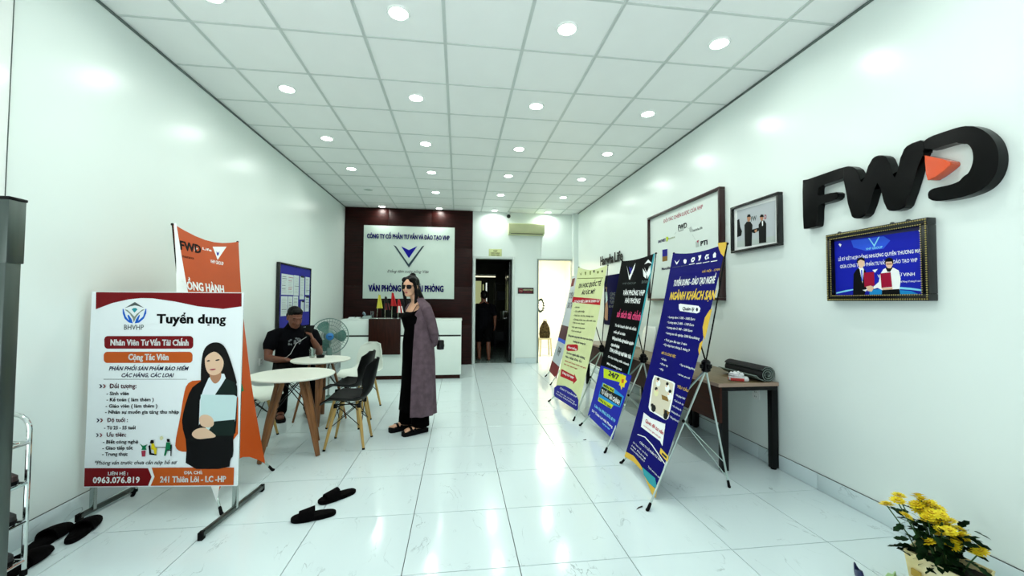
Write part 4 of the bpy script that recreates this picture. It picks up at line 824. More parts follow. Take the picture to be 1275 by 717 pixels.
# ------------------------------------------------------------------ feature wall and company sign
fw_ = struct_box('wall_feature', [((XL + 0.005, YB - 0.05, 0), (0.30, YB, CZ))], black_plastic)
for i in range(3):
    for j in range(4):
        x0 = XL + 0.01 + i * 0.897; z0 = 0.004 + j * 0.84
        mb = MB(); mb.box((x0, YB - 0.075, z0), (x0 + 0.893, YB - 0.045, min(z0 + 0.836, CZ - 0.004)), bevel=0.002); mb.build('wood_panel', wood_dark, fw_)
t = thing('company_sign_board', 'white company sign board with navy raised letters on dark wood wall', 'sign', (-1.045, YB - 0.10, 1.42))
mb = MB(); mb.box((-0.95, -0.022, 0.0), (0.95, 0.018, 1.55), bevel=0.003); mb.build('board', M('sign_white_panel', '#d8e8de', rough=0.35, var=0.01), t)
cv = Canvas((-0.945, -0.0225, 1.55), (1, 0, 0), (0, 0, -1), -1)
S = SIGN
cv.layer('title_lettering', S[0:1], t, raise_=0.012); em = cv.layer('emblem', S[1:3], t, raise_=0.012); cv.layer('motto_lettering', S[3:4], t, raise_=0.003); cv.layer('office_lettering', S[4:5], t, raise_=0.012)

# ------------------------------------------------------------------ reception counter and what stands on it
t = thing('reception_counter', 'white reception counter with a dark walnut centre block and plinth', 'counter', (-0.97, 7.4, 0))
cw_m = M('counter_white_gloss', '#e6f2ea', rough=0.2, var=0.01)
mb = MB(); mb.box((-1.02, 0.03, 0.065), (1.02, 0.62, 0.99)); mb.build('carcass', M('counter_gap_dark', '#1a1614', rough=0.5), t)
for x0, x1 in ((-1.03, -0.56), (-0.04, 1.03)):
    mb = MB(); mb.box((x0, 0, 0.775), (x1, 0.05, 1.03), bevel=0.003); mb.build('upper_panel', cw_m, t)
mb = MB(); mb.box((-1.03, 0, 0.066), (1.03, 0.05, 0.745), bevel=0.003); mb.build('lower_panel', cw_m, t)
mb = MB(); mb.box((-1.01, 0.012, 0.0), (1.01, 0.6, 0.066)); mb.build('plinth', wood_cnt, t)
mb = MB(); mb.box((-0.565, -0.06, 0.44), (-0.03, 0.05, 1.06), bevel=0.004); mb.build('walnut_block', wood_cnt, t)
mb = MB(); mb.box((-1.04, -0.004, 1.03), (1.04, 0.62, 1.05), bevel=0.003); mb.build('worktop', cw_m, t)
mb = MB(); mb.box((1.0, 0.05, 0.066), (1.03, 0.62, 1.03), bevel=0.003); mb.build('side_panel', cw_m, t)
def desk_flag(x, z, lab, cols, y=7.62, lean=0.0, top=1.5):
    t = thing('desk_flag', lab, 'flag', (x, y, z), 0, 'desk flags on the counter')
    mb = MB(); mb.lathe([(0.028, 0), (0.026, 0.012), (0.006, 0.018)], n=14); mb.build('base', chrome, t)
    mb = MB(); mb.tube([(0, 0, 0.015), (lean, 0, top - z)], 0.004, n=6); mb.build('pole', chrome, t)
    mb = MB(); n = 8
    for s in (0.0, 0.003):
        pass
    rings = []
    for k in range(n + 1):
        v = k / n; zz = (top - z) - 0.02 - v * 0.24; wv = 0.035 + 0.075 * v; ring = []
        for q in range(9): a = q / 8; ring.append(Vector((lean * (1 - v * .5) - wv * .2 + a * wv, -0.012 * math.sin(a * 9) - 0.006, zz)))
        for q in range(8, -1, -1): a = q / 8; ring.append(Vector((lean * (1 - v * .5) - wv * .2 + a * wv, -0.012 * math.sin(a * 9) - 0.009, zz)))
        rings.append(ring)
    mb.loft(rings); fl = mb.build('cloth', cols[0], t)
    if len(cols) > 1:
        mb = MB(); mb.loft([[p + Vector((0.012, -0.004, 0)) for p in r] for r in rings[4:]]); mb.build('lower_band', cols[1], t)
    return t
FL = dict(y=M('flag_yellow', '#d8d24a', rough=0.7), r=M('flag_red', '#c01a20', rough=0.7), d=M('flag_dark_red', '#5c1016', rough=0.7), w=M('flag_white', '#e9ece8', rough=0.7), k=M('flag_black', '#14100f', rough=0.7))
desk_flag(-1.45, 1.0505, 'pale yellow desk flag standing on the counter behind the walnut block', [FL['y']], top=1.5, lean=0.03)
desk_flag(-1.31, 1.0505, 'black and dark red desk flag next to the pale yellow one', [FL['k'], FL['d']], top=1.47)
desk_flag(-1.19, 1.0505, 'bright red desk flag, the tallest on the counter', [FL['r']], top=1.54)
desk_flag(-1.08, 1.0505, 'red desk flag with a white band beside the tallest flag', [FL['r'], FL['w']], top=1.42)
t = thing('desktop_monitor', 'black monitor back rising above the walnut block of the counter', 'monitor', (-1.13, 7.78, 1.0505))
mb = MB(); mb.box((-0.27, -0.02, 0.02), (0.24, 0.02, 0.33), bevel=0.01); mb.box((-0.12, -0.05, 0.1), (0.1, -0.02, 0.26), bevel=0.01); mb.build('screen_back', black_plastic, t)
mb = MB(); mb.box((-0.1, -0.06, 0.0), (0.09, 0.08, 0.012)); mb.box((-0.03, -0.01, 0.01), (0.03, 0.015, 0.1)); mb.build('stand', black_plastic, t)
t = thing('water_glass', 'clear glass with a bright base on the counter beside the flags', 'glass', (-1.50, 7.47, 1.0505))
glass_m = M('clear_glass', '#dfeae6', rough=0.05, var=0.0, trans=1.0)
mb = MB(); mb.lathe([(0.026, 0), (0.03, 0.14), (0.028, 0.14), (0.024, 0.008), (0.001, 0.008)], n=18); mb.build('bowl', glass_m, t)
mb = MB(); mb.lathe([(0.03, 0.0), (0.032, 0.006), (0.02, 0.012)], n=18); mb.build('coaster', white_gloss, t)
paper_m = M('office_paper', '#dfe8e4', rough=0.6)
for k, (x, z, wd, lab) in enumerate(((-1.87, 1.0505, 0.10, 'small low stack of papers at the outer end of the counter'), (-1.765, 1.0505, 0.09, 'second stack of loose papers on the counter'))):
    o = MB()
    for q in range(4): o.box((-wd / 2 + 0.006 * q, -0.07, 0.008 * q), (wd / 2 - 0.004 * q, 0.07, 0.008 * q + 0.007))
    o = o.build('paper_stack', paper_m); o.location = (x, 7.56, z); tag(o, lab, 'papers')
t = thing('desk_telephone', 'pale desk telephone with a lifted handset on the counter by the glass', 'telephone', (-1.62, 7.60, 1.0505), 0.4)
mb = MB(); mb.prism([(-0.08, 0), (0.08, 0), (0.08, 0.02), (-0.08, 0.06)], lambda a, b: Vector((-0.07, a, b)), lambda a, b: Vector((0.07, a, b)), bevel=0.004); mb.build('body', M('phone_grey', '#9fb0ac', rough=0.4), t)
mb = MB(); mb.tube([(-0.05, 0.06, 0.09), (-0.05, 0.03, 0.115), (-0.05, -0.06, 0.10), (-0.05, -0.09, 0.07)], [0.018, 0.013, 0.013, 0.018], round_ends=True); mb.build('handset', M('phone_blue_grey', '#5f7680', rough=0.4), t)

# ------------------------------------------------------------------ back wall fittings
t = thing('air_conditioner', 'cream split air conditioner high on the back wall between the doorways', 'air conditioner', (1.485, YB, 2.85))
cream_m = M('aircon_cream_plastic', '#c9cf9f', rough=0.4, var=0.02)
mb = MB(); mb.prism([(0, 0.03), (-0.05, 0.0), (-0.17, 0.03), (-0.20, 0.07), (-0.20, 0.23), (-0.17, 0.25), (0, 0.25)], lambda a, b: Vector((-0.40, a, b)), lambda a, b: Vector((0.40, a, b))); mb.build('casing', cream_m, t, smooth=30)
mb = MB(); mb.box((-0.37, -0.205, 0.085), (0.37, -0.196, 0.235), bevel=0.004); mb.build('front_panel', cream_m, t)
mb = MB(); mb.bar((-0.36, -0.165, 0.028), (0.36, -0.165, 0.028), 0.012, 0.05, up=(0, 0.8, 0.5)); mb.build('louvre', M('aircon_shadow', '#6d7358', rough=0.5), t)
mb = MB(); mb.tube([(0.36, -0.03, 0.02), (0.365, -0.02, -0.25), (0.36, -0.01, -0.45)], 0.006, n=6); mb.build('drain_pipe', white_matt, t)
t = thing('security_camera', 'small dark security camera mounted above the air conditioner', 'camera', (1.09, YB - 0.06, 3.27))
mb = MB(); mb.lathe([(0.045, 0.085), (0.045, 0.06), (0.02, 0.05), (0.015, 0.03)], n=16); mb.build('mount', white_gloss, t)
mb = MB(); mb.ball((0, -0.01, 0.0), 0.045, seg=14); mb.build('housing', M('camera_dark', '#1b2420', rough=0.25), t)
mb = MB(); mb.lathe([(0.022, 0.03), (0.02, 0.05), (0.001, 0.05)], n=14, c=(0, -0.005, -0.005), axis='y'); mb.build('lens_barrel', black_plastic, t)
t = thing('room_sign', 'pale yellow room plate fixed above the dark doorway', 'sign', (0.805, YB - 0.008, 2.37))
mb = MB(); mb.box((-0.145, -0.006, 0), (0.145, 0.006, 0.17), bevel=0.002); mb.build('plate', M('plate_yellow', '#cfd79a', rough=0.4), t)
cv = Canvas((-0.145, -0.0065, 0.17), (1, 0, 0), (0, 0, -1), -1)
cv.layer('lettering', [('T', 'TOILET', 0.10, 0.19, 0.06, 0.03, 'ink', .03, 0), ('T', 'KHÁCH HÀNG', 0.05, 0.24, 0.105, 0.026, 'ink', .03, 0), ('T', 'NHÂN VIÊN', 0.05, 0.24, 0.15, 0.026, 'ink', .03, 0)], t)
t = thing('no_smoking_sign', 'dark maroon no smoking plate on the wall between the doorways', 'sign', (1.495, YB - 0.008, 1.55))
mb = MB(); mb.box((-0.18, -0.006, 0), (0.18, 0.006, 0.135), bevel=0.002); mb.build('plate', M('plate_maroon', '#2a0c0c', rough=0.35), t)
cv = Canvas((-0.18, -0.0065, 0.135), (1, 0, 0), (0, 0, -1), -1)
ring = [(0.07 + 0.042 * math.cos(2 * PI * k / 20), 0.068 + 0.042 * math.sin(2 * PI * k / 20)) for k in range(20)]; rin = [(0.07 + 0.031 * math.cos(2 * PI * k / 20), 0.068 + 0.031 * math.sin(2 * PI * k / 20)) for k in range(20)]
cv.layer('symbol', [('P', ring, 'lips'), ('P', rin, 'ink'), ('P', [(0.045, 0.066), (0.095, 0.066), (0.095, 0.073), (0.045, 0.073)], 'cream'), ('P', [(0.042, 0.046), (0.048, 0.04), (0.098, 0.09), (0.092, 0.096)], 'lips')], t)
cv.layer('lettering', [('T', 'KHÔNG HÚT THUỐC', 0.125, 0.34, 0.062, 0.026, 'cream', .02, 0), ('T', 'NO SMOKING', 0.14, 0.32, 0.108, 0.026, 'lips', .02, 0)], t)
# door leaf standing open in the dark passage
t = thing('open_door_leaf', 'dark glazed door leaf swung open into the dark passage', 'door', (1.14, YB + 0.15, 0))
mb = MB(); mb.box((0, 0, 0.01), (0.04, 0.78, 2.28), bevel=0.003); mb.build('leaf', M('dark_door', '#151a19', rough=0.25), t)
mb = MB(); mb.tube([(-0.05, 0.66, 0.95), (-0.05, 0.66, 1.15)], 0.012); mb.bar((-0.05, 0.66, 0.97), (0.0, 0.66, 0.97), 0.012, 0.012); mb.bar((-0.05, 0.66, 1.13), (0.0, 0.66, 1.13), 0.012, 0.012); mb.build('handle', chrome, t)
mb = MB(); mb.box((-0.004, 0.12, 1.1), (0.0, 0.4, 2.0)); mb.build('glass_pane', M('door_glass_green', '#42524a', rough=0.1), t)
t = thing('storage_rack', 'dark metal storage rack with boxes deep in the passage', 'rack', (1.22, YB + 2.2, 0))
for x in (-0.22, 0.22):
    for y in (-0.16, 0.16): mb = MB(); mb.box((x - 0.015, y - 0.015, 0), (x + 0.015, y + 0.015, 1.9)); mb.build('upright', black_metal, t)
for z in (0.3, 0.85, 1.4, 1.85): mb = MB(); mb.box((-0.22, -0.16, z), (0.22, 0.16, z + 0.02)); mb.build('shelf', black_metal, t)
for (x, z, c) in ((-0.08, 0.3205, '#23282a'), (0.06, 0.8705, '#343b2c'), (-0.05, 1.4205, '#1d2128')):
    o = MB(); o.box((-0.12, -0.12, 0), (0.12, 0.12, 0.24), bevel=0.004); o.box((-0.122, -0.02, 0.24), (0.122, 0.02, 0.242)); o = o.build('storage_box', M('box_' + c, c, rough=0.7)); o.location = (1.22 + x, YB + 2.2, z)
    tag(o, {0.3205: 'dark grey box on the lowest shelf of the passage rack', 0.8705: 'olive box on the middle shelf of the passage rack', 1.4205: 'dark blue box on the upper shelf of the passage rack'}[z], 'box')
# bright room contents
t = thing('stool', 'pale square stool standing on the floor of the bright cream room', 'stool', (2.20, YB + 1.25, 0))
pale = M('pale_yellow_plastic', '#b9b08a', rough=0.5)
mb = MB(); mb.box((-0.15, -0.15, 0.42), (0.15, 0.15, 0.45), bevel=0.008); mb.build('seat', pale, t)
for a in (-1, 1):
    for b in (-1, 1): mb = MB(); mb.bar((a * 0.15, b * 0.15, 0), (a * 0.125, b * 0.125, 0.42), 0.03, 0.03); mb.build('leg', pale, t)
t = thing('woven_bag', 'brown pointed woven bag sitting on the pale stool in the bright room', 'bag', (2.20, YB + 1.25, 0.45))
bagm = M('brown_weave', '#1c170d', rough=0.9, spec=.1, col2='#4a3f26', scale=26)
mb = MB(); mb.loft([[Vector((rx * math.cos(2 * PI * k / 16), ry * math.sin(2 * PI * k / 16), z)) for k in range(16)] for rx, ry, z in ((0.13, 0.1, 0.0), (0.145, 0.11, 0.1), (0.13, 0.10, 0.25), (0.08, 0.06, 0.36), (0.02, 0.02, 0.44))]); mb.build('body', bagm, t)
mb = MB(); mb.tube([(-0.05, -0.02, 0.36), (-0.03, -0.03, 0.47), (0.03, -0.03, 0.47), (0.05, -0.02, 0.36)], 0.008, n=6); mb.build('handle', bagm, t)
t = thing('hanging_plant', 'small dark green wreath hanging just inside the bright doorway', 'plant', (2.02, YB + 0.9, 1.28))
gl = M('dark_leaf', '#1d3a26', rough=0.6, col2='#0c1d12')
for k in range(14):
    a = 2 * PI * k / 14; c = Vector((0.075 * math.cos(a), 0, 0.15 * math.sin(a))); mb = MB(); mb.ball(c, (0.035, 0.012, 0.022), seg=8, rot=Matrix.Rotation(a + 0.6, 3, 'Y')); mb.build('leaf', gl, t)
mb = MB(); mb.tube([(0.07 * math.cos(2 * PI * k / 20), 0, 0.145 * math.sin(2 * PI * k / 20)) for k in range(21)], 0.006, n=6); mb.tube([(0, 0, 0.15), (0, 0.0, 1.41)], 0.002, n=5); mb.build('hoop', gl, t)

# ------------------------------------------------------------------ wall of the black letters: sign, pictures, posters
t = thing('wall_letter_sign', 'huge black gloss wall letters with an orange triangle inside the last letter', 'sign', (0, 0, 0))
K = 2.60 / 2.56; cv = Canvas((2.60, 2.8 * K, CAM_H + (2.3 - CAM_H) * K), (0, -1, 0), (0, 0, -1))
cv.n = Vector((-1, 0, 0))
def smooth_poly(P, it=1):
    for _ in range(it):
        Q = []
        for a, b in zip(P, P[1:] + P[:1]):
            Q += [(a[0] * .75 + b[0] * .25, a[1] * .75 + b[1] * .25), (a[0] * .25 + b[0] * .75, a[1] * .25 + b[1] * .75)]
        P = Q
    return P
def letter(name, P, mat, d0=0.0, it=2):
    P = smooth_poly([(x * K, y * K) for x, y in P], it); mb = MB(); mb.prism(P, lambda a, b: cv.at(a, b, -0.058), lambda a, b: cv.at(a, b, d0), bevel=0.006); o = mb.build(name, mat, t, smooth=20); return o
letter('letter_f', [(.058, .0), (.06, .004), (.24, .004), (.40, .004), (.41, .01), (.41, .05), (.395, .082), (.20, .082), (.188, .09), (.186, .145), (.19, .153), (.279, .153), (.345, .16), (.34, .207), (.278, .216), (.205, .212), (.185, .218), (.178, .35), (.166, .37), (.062, .368), (.058, .36)], sign_black, it=1)
letter('letter_w', [(.37, .004), (.436, .01), (.49, .06), (.506, .15), (.52, .15), (.57, .02), (.607, .002), (.655, .02), (.679, .058), (.708, .18), (.72, .18), (.755, .03), (.789, .003), (.87, .003), (.87, .078), (.859, .08), (.775, .345), (.745, .372), (.68, .37), (.655, .345), (.62, .17), (.605, .17), (.545, .345), (.51, .372), (.46, .37), (.432, .345)], sign_black, d0=0.001, it=1)
letter('letter_d', [(.86, .004), (.95, .003), (1.055, .006), (1.112, .042), (1.163, .112), (1.185, .196), (1.176, .286), (1.135, .349), (1.065, .372), (.968, .374), (.893, .36), (.875, .325), (.885, .295), (.918, .292), (1.006, .296), (1.06, .268), (1.086, .206), (1.082, .134), (1.05, .09), (1.0, .078), (.86, .078)], sign_black, it=2)
letter('orange_triangle', [(.876, .1), (.876, .1), (.985, .165), (.994, .185), (.985, .2), (.906, .243), (.876, .24)], sign_orange, d0=0.006, it=1)['label'] = 'orange triangle'

def picture(name, label, y_far, y_near, z0, z1, fw, ft, frame_mat, mat_back, x_front, group=None):
    """framed picture on the right wall; parts: backing and four frame rails"""
    t = thing(name, label, 'picture', (0, 0, 0), 0, group)
    mb = MB(); mb.box((x_front + 0.008, y_near + 0.006, z0 + 0.006), (XR - 0.002, y_far - 0.006, z1 - 0.006)); mb.build('backing', mat_back, t)
    for lo, hi in (((x_front - ft + 0.01, y_near, z1 - fw), (XR - 0.001, y_far, z1)), ((x_front - ft + 0.01, y_near, z0), (XR - 0.001, y_far, z0 + fw)), ((x_front - ft + 0.01, y_near, z0 + fw), (XR - 0.001, y_near + fw, z1 - fw)), ((x_front - ft + 0.01, y_far - fw, z0 + fw), (XR - 0.001, y_far, z1 - fw))):
        mb = MB(); mb.box(lo, hi, bevel=0.004); mb.build('frame_rail', frame_mat, t)
    return t
def wall_canvas(x, y, z):
    c = Canvas((x, y, z), (0, -1, 0), (0, 0, -1)); c.n = Vector((-1, 0, 0)); return c
maroon_fr = M('frame_dark_mahogany', '#2a0b0b', rough=0.3, scale=8, stretch=(1, 1, 6))
black_fr = M('frame_black', '#08090a', rough=0.25)
t = picture('partner_board', 'large framed white board of partner company logos in a dark mahogany frame', 5.37, 3.78, 1.40, 2.55, 0.028, 0.035, maroon_fr, M('board_paper', '#dfebe5', rough=0.4, var=0.01), 2.62)
cv = wall_canvas(2.627, 5.38, 2.535); P = PARTNER
cv.layer('heading_lettering', P[0:1], t); cv.layer('partner_logos', P[1:], t)
t = picture('handshake_photo', 'framed photo of two men in dark suits shaking hands, thin black frame', 3.64, 3.04, 1.855, 2.30, 0.022, 0.03, black_fr, M('mat_white', '#e9efec', rough=0.5, var=0.01), 2.63)
cv = wall_canvas(2.637, 3.645, 2.3); cv.layer('photo_print', PHOTO, t)
t = picture('certificate_picture', 'blue signing ceremony picture in an ornate black and gold frame below the wall letters', 2.595, 1.955, 1.395, 1.865, 0.040, 0.030, black_fr, M('cert_mat', '#10104a', rough=0.3, var=0.02), 2.62)
cv = wall_canvas(2.627, 2.605, 1.87); cv.layer('photo_print', CERT, t)
gold_m = M('bead_gold', '#b9ab62', rough=0.3, metal=0.7, var=0.1)
mb = MB()
for inset, rad in ((0.010, 0.0045), (0.036, 0.004)):
    y0, y1, z0, z1 = 1.955 + inset, 2.595 - inset, 1.395 + inset, 1.865 - inset; xx = 2.62 - 0.021
    for a, b in (((y0, z0), (y1, z0)), ((y1, z0), (y1, z1)), ((y1, z1), (y0, z1)), ((y0, z1), (y0, z0))):
        L = math.hypot(b[0] - a[0], b[1] - a[1]); n = int(L / 0.0125)
        for k in range(n):
            q = k / n; bmesh.ops.create_icosphere(mb.bm, subdivisions=1, radius=rad, matrix=Matrix.Translation((xx, a[0] + (b[0] - a[0]) * q, a[1] + (b[1] - a[1]) * q)))
o = mb.build('gold_beading', gold_m, t); o['kind'] = 'stuff'; o['label'] = 'gold beading'
for y in (2.08, 2.17, 2.52): mb = MB(); mb.ball((2.635, y, 1.872), (0.012, 0.012, 0.008), seg=8); mb.build('hanging_clip', steel_dark, t)
# raised lettering of a partner name
t = thing('wall_lettering', 'black raised partner lettering on the wall above the yellow banner', 'sign', (0, 0, 0))
cv = wall_canvas(2.645, 7.40, 2.235)
for txt, a, b in (('Hanwha', 0.0, 0.66), ('Life', 0.70, 1.06)):
    cv.layer('raised_word', [('T', txt, a, b, 0.175, 0.16, 'ink', .026, 0)], t, raise_=0.006)
t = thing('dark_blue_poster', 'dark navy poster with a standing figure, hung behind the banners', 'poster', (0, 0, 0))
mb = MB(); mb.box((2.635, 6.30, 0.97), (2.655, 7.18, 1.85), bevel=0.003); mb.build('board', M('poster_navy', '#08083c', rough=0.8, var=0.06, spec=0.05), t)
cv = wall_canvas(2.6345, 7.18, 1.85)
cv.layer('figure_print', [('P', [(0.02, 0.75), (0.04, 0.5), (0.09, 0.42), (0.16, 0.42), (0.20, 0.6), (0.18, 0.80), (0.08, 0.80)], 'skinD'), ('P', [(0.05, 0.30), (0.10, 0.27), (0.16, 0.3), (0.18, 0.44), (0.10, 0.5), (0.04, 0.44)], 'folder'), ('P', [(0.08, 0.21), (0.11, 0.18), (0.15, 0.21), (0.14, 0.28), (0.10, 0.29)], 'skin'), ('P', [(0.07, 0.21), (0.11, 0.15), (0.16, 0.21), (0.11, 0.20)], 'hair')], t)
cv.layer('lettering', [('T', 'CÙNG BẠN', 0.30, 0.72, 0.36, 0.05, 'grey', .03, 0), ('T', 'VỮNG BƯỚC', 0.30, 0.72, 0.43, 0.05, 'grey', .03, 0), ('T', 'TƯƠNG LAI', 0.30, 0.72, 0.50, 0.05, 'grey', .03, 0), ('T', 'BẢO HIỂM', 0.24, 0.5, 0.57, 0.04, 'grey', .03, 0)], t)

# notice board on the left wall
t = thing('notice_board', 'blue notice board with printed sheets on the wall above the seated person', 'notice board', (0, 0, 0))
nb = Canvas((XL + 0.035, 5.80, 1.86), (0, 1, 0), (0, 0, -1)); nb.n = Vector((1, 0, 0))
mb = MB(); mb.box((XL + 0.001, 5.80, 0.99), (XL + 0.034, 6.93, 1.86)); mb.build('felt', M('notice_blue_felt', '#14148c', rough=0.8, var=0.06, scale=20), t)
for lo, hi in (((5.775, 0.965), (5.80, 1.885)), ((6.93, 0.965), (6.955, 1.885)), ((5.80, 1.86), (6.93, 1.885)), ((5.80, 0.965), (6.93, 0.99))):
    mb = MB(); mb.box((XL + 0.001, lo[0], lo[1]), (XL + 0.045, hi[0], hi[1]), bevel=0.003); mb.build('frame_rail', black_fr, t)
sheet_m = M('notice_paper', '#cfdcdc', rough=0.5, var=0.02)
for n_, (x0, x1, y0, y1) in enumerate(((.055, .26, .125, .41), (.262, .465, .125, .41), (.475, .66, .12, .415), (.70, .88, .125, .47), (.925, 1.10, .12, .40), (.055, .27, .43, .70), (.285, .44, .43, .68), (.46, .645, .425, .60), (.925, 1.09, .43, .66), (.76, .88, .50, .66))):
    pr = nb.sheet('notice_sheet', [(x0, y0), (x1, y0), (x1, y1), (x0, y1)], 0.001, sheet_m, t)
    pr.location = (0.0015, 0, 0)
    rows = []; y = y0 + 0.035
    while y < y1 - 0.03:
        wdt = (x1 - x0) * random.uniform(.55, .85); rows.append(('P', [(x0 + .015, y), (x0 + .015 + wdt, y), (x0 + .015 + wdt, y + .007), (x0 + .015, y + .007)], 'greyL' if random.random() > .25 else ('lips' if n_ == 1 else 'grey'))); y += 0.024
    pl_ = nb.layer('print_lines', rows, pr, base=0.0012)
    if n_ in (3, 8, 9):
        nb.layer('clip', [('P', [(x0 + .02, y0 - .012), (x1 - .02, y0 - .012), (x1 - .02, y0 + .016), (x0 + .02, y0 + .016)], 'ink')], pr, base=0.002)

# ------------------------------------------------------------------ recruitment board in its steel frame
ang = math.atan2(2.875 - 2.963, -1.424 + 2.325)
ud = Vector((math.cos(ang), math.sin(ang), 0)); nd = Vector((ud.y, -ud.x, 0))
B0 = Vector((-2.325, 2.963, 0))
t = thing('recruitment_board', 'white recruitment board with maroon bands and a portrait, on a steel floor stand', 'sign', B0, 0)
cv = Canvas((0, 0, 1.42), ud, (0, 0, -1)); cv.n = nd
pnl = cv.sheet('panel', [(-.018, -.006), (.936, -.006), (.93, 1.238), (-.022, 1.238)], 0.012, M('board_white_print', '#f3fafb', rough=0.4, var=0.006, spec=0.25), t)
R_ = BOARD
cv.layer('top_band', [('P', R_['wave'][0][1][:2] + smooth_poly(R_['wave'][0][1][2:], 0), 'maroon')], pnl); cv.layer('emblem', R_['logo'], pnl); cv.layer('title_lettering', R_['title'], pnl); cv.layer('job_pills', R_['pills'], pnl)
cv.layer('body_lettering', R_['text'], pnl); cv.layer('arrow_marks', R_['arrows'], pnl); cv.layer('contact_strip', R_['strip'], pnl); cv.layer('portrait_print', [('P', smooth_poly(r[1], 2), r[2]) if r[2] in ('skin', 'skinD', 'hair', 'lips') else ('P', smooth_poly(r[1], 1), r[2]) if r[2] in ('black', 'orange') else r for r in R_['portrait']], pnl); cv.layer('interview_drawing', R_['desk'], pnl)
for x in (0.012, 0.905):
    b = ud * x - nd * 0.030
    mb = MB(); mb.bar(b + Vector((0, 0, 0.03)), b + Vector((0, 0, 1.41)), 0.030, 0.022, up=nd, bevel=0.002); mb.build('post', steel, t)
    p = ud * x - nd * 0.030; f0, f1 = p + nd * 0.30 * (1 if x > .5 else 0.28), p - nd * 0.30
    mb = MB(); mb.bar(f0 + Vector((0, 0, 0.03)), f1 + Vector((0, 0, 0.03)), 0.028, 0.024, bevel=0.002); mb.bar(f0 + Vector((0, 0, 0.042)), f1 + Vector((0, 0, 0.042)), 0.012, 0.006)
    ft = mb.build('foot_rail', steel_dark, t)
    for q in (f0, f1): mb = MB(); mb.bar(q + Vector((0, 0, 0.0)), q + Vector((0, 0, 0.045)), 0.034, 0.026, bevel=0.002); mb.build('rubber_end', black_rubber, ft)
mb = MB(); mb.bar(ud * 0.012 - nd * .03 + Vector((0, 0, .75)), ud * 0.905 - nd * .03 + Vector((0, 0, .75)), 0.02, 0.02); mb.build('cross_rail', steel, t)

# ------------------------------------------------------------------ folding X stand banners
def x_banner(name, label, TL, TR, BL, outline, sheet_mat, layers, feet, hub, rear, nsign, bow=0.02, length=1.8, group='roll banners on folding stands', braces=True, tips=None):
    TL, TR, BL = Vector(TL), Vector(TR), Vector(BL)
    base = Vector((hub[0], hub[1], 0)); t = thing(name, label, 'banner', base, 0, group)
    cv = Canvas(TL - base, TR - TL, BL - TL, nsign, bow=lambda x, y: -bow * math.sin(PI * max(0, min(1, y / length))))
    sh = cv.sheet('banner_sheet', outline, 0.0012, sheet_mat, t)
    for nm, rows in layers: cv.layer(nm, rows, sh, base=0.0004)
    H = Vector(hub) - base
    mb = MB(); mb.lathe([(0.018, -0.05), (0.034, -0.04), (0.034, 0.03), (0.022, 0.045), (0.012, 0.05)], n=12, c=H); mb.box(H + Vector((-.045, -.014, -.02)), H + Vector((.045, .014, .012)), bevel=.004); mb.box(H + Vector((-.014, -.045, -.02)), H + Vector((.014, .045, .012)), bevel=.004); mb.build('hub', black_plastic, t)
    for c in (outline[0], tips[0] if tips else outline[1]):
        p = cv.at(c[0], c[1], -0.008)
        mb = MB(); mb.tube([H + Vector((0, 0, .03)), H + (p - H) * .5 + Vector((0.0, 0, 0)), p], [0.006, 0.0055, 0.0045], n=8); a = mb.build('upper_arm', black_metal, t)
        mb = MB(); mb.ball(p, 0.010, seg=8); mb.build('hook', black_plastic, a)
    legs = []
    for f in list(feet) + list(rear):
        f = Vector(f) - base; d = (H - f).normalized()
        mb = MB(); mb.tube([H + Vector((0, 0, -.03)), f + d * 0.02], [0.008, 0.0075], n=10); l = mb.build('leg', alu, t)
        mb = MB(); mb.tube([f + d * 0.05, f + d * 0.012, Vector((f.x, f.y, 0.008))], [0.0095, 0.011, 0.012], n=10, round_ends=True); mb.build('rubber_foot', black_rubber, l); legs.append((H, f))
    if braces:
        fr, re = legs[1], legs[-1]
        q = fr[0].lerp(fr[1], .42)
        mb = MB(); mb.ball(q, 0.013, seg=8); mb.build('sliding_joint', black_plastic, t)
        for s in (.80, .92):
            p = re[0].lerp(re[1], s); mb = MB(); mb.tube([q, p], 0.0035, n=6); mb.build('brace', alu, t)
    return t
def arc(p, q, sag, n=7):
    (x0, y0), (x1, y1) = p, q
    return [(x0 + (x1 - x0) * k / n, y0 + (y1 - y0) * k / n + sag * math.sin(PI * k / n)) for k in range(n + 1)]
def quad(tl, tr, br, bl, top=0.02, bot=-0.035): return arc(tl, tr, top) + arc(br, bl, bot)
O = quad((0, 0), (.78, .024), (.674, 1.836), (.056, 1.793), 0.03, -0.11)
O = [O[0], O[7]] + O[8:] + O[1:7][::-1][::-1] if False else O
def ordered(o): return o
def banner_outline(tl, tr, br, bl, top, bot):
    return [tl, *arc(tl, tr, top)[1:-1], tr, *arc(br, bl, bot)]
bo = banner_outline((0, 0), (.78, .024), (.674, 1.836), (.056, 1.793), 0.03, -0.06)
def art(rows, name='printed_patch'):
    big, small = [], []
    for r in rows:
        P = r[1]; a = abs(sum(p[0] * q[1] - q[0] * p[1] for p, q in zip(P, P[1:] + P[:1]))) / 2; (big if a > .003 else small).append(r)
    return [(name, [r]) for r in big] + ([('small_print', small)] if small else [])
def blue_art(B):
    Q = [r for r in B if r[0] == 'P' and r[2] not in ('gold', 'teal')]
    return [('role_pill', Q[0:2]), ('interview_photo', Q[2:4] + Q[8:26]), ('call_tag', Q[4:5]), ('divider_line', Q[5:6]), ('arrow_badge', Q[6:8]), ('logo_row', Q[26:])]
def black_art(B):
    Q = [r for r in B if r[0] == 'P' and r[2] != 'white']
    return [('lower_panel', Q[1:2]), ('offer_patch', Q[2:5]), ('service_box', Q[5:])]
B = BLUE
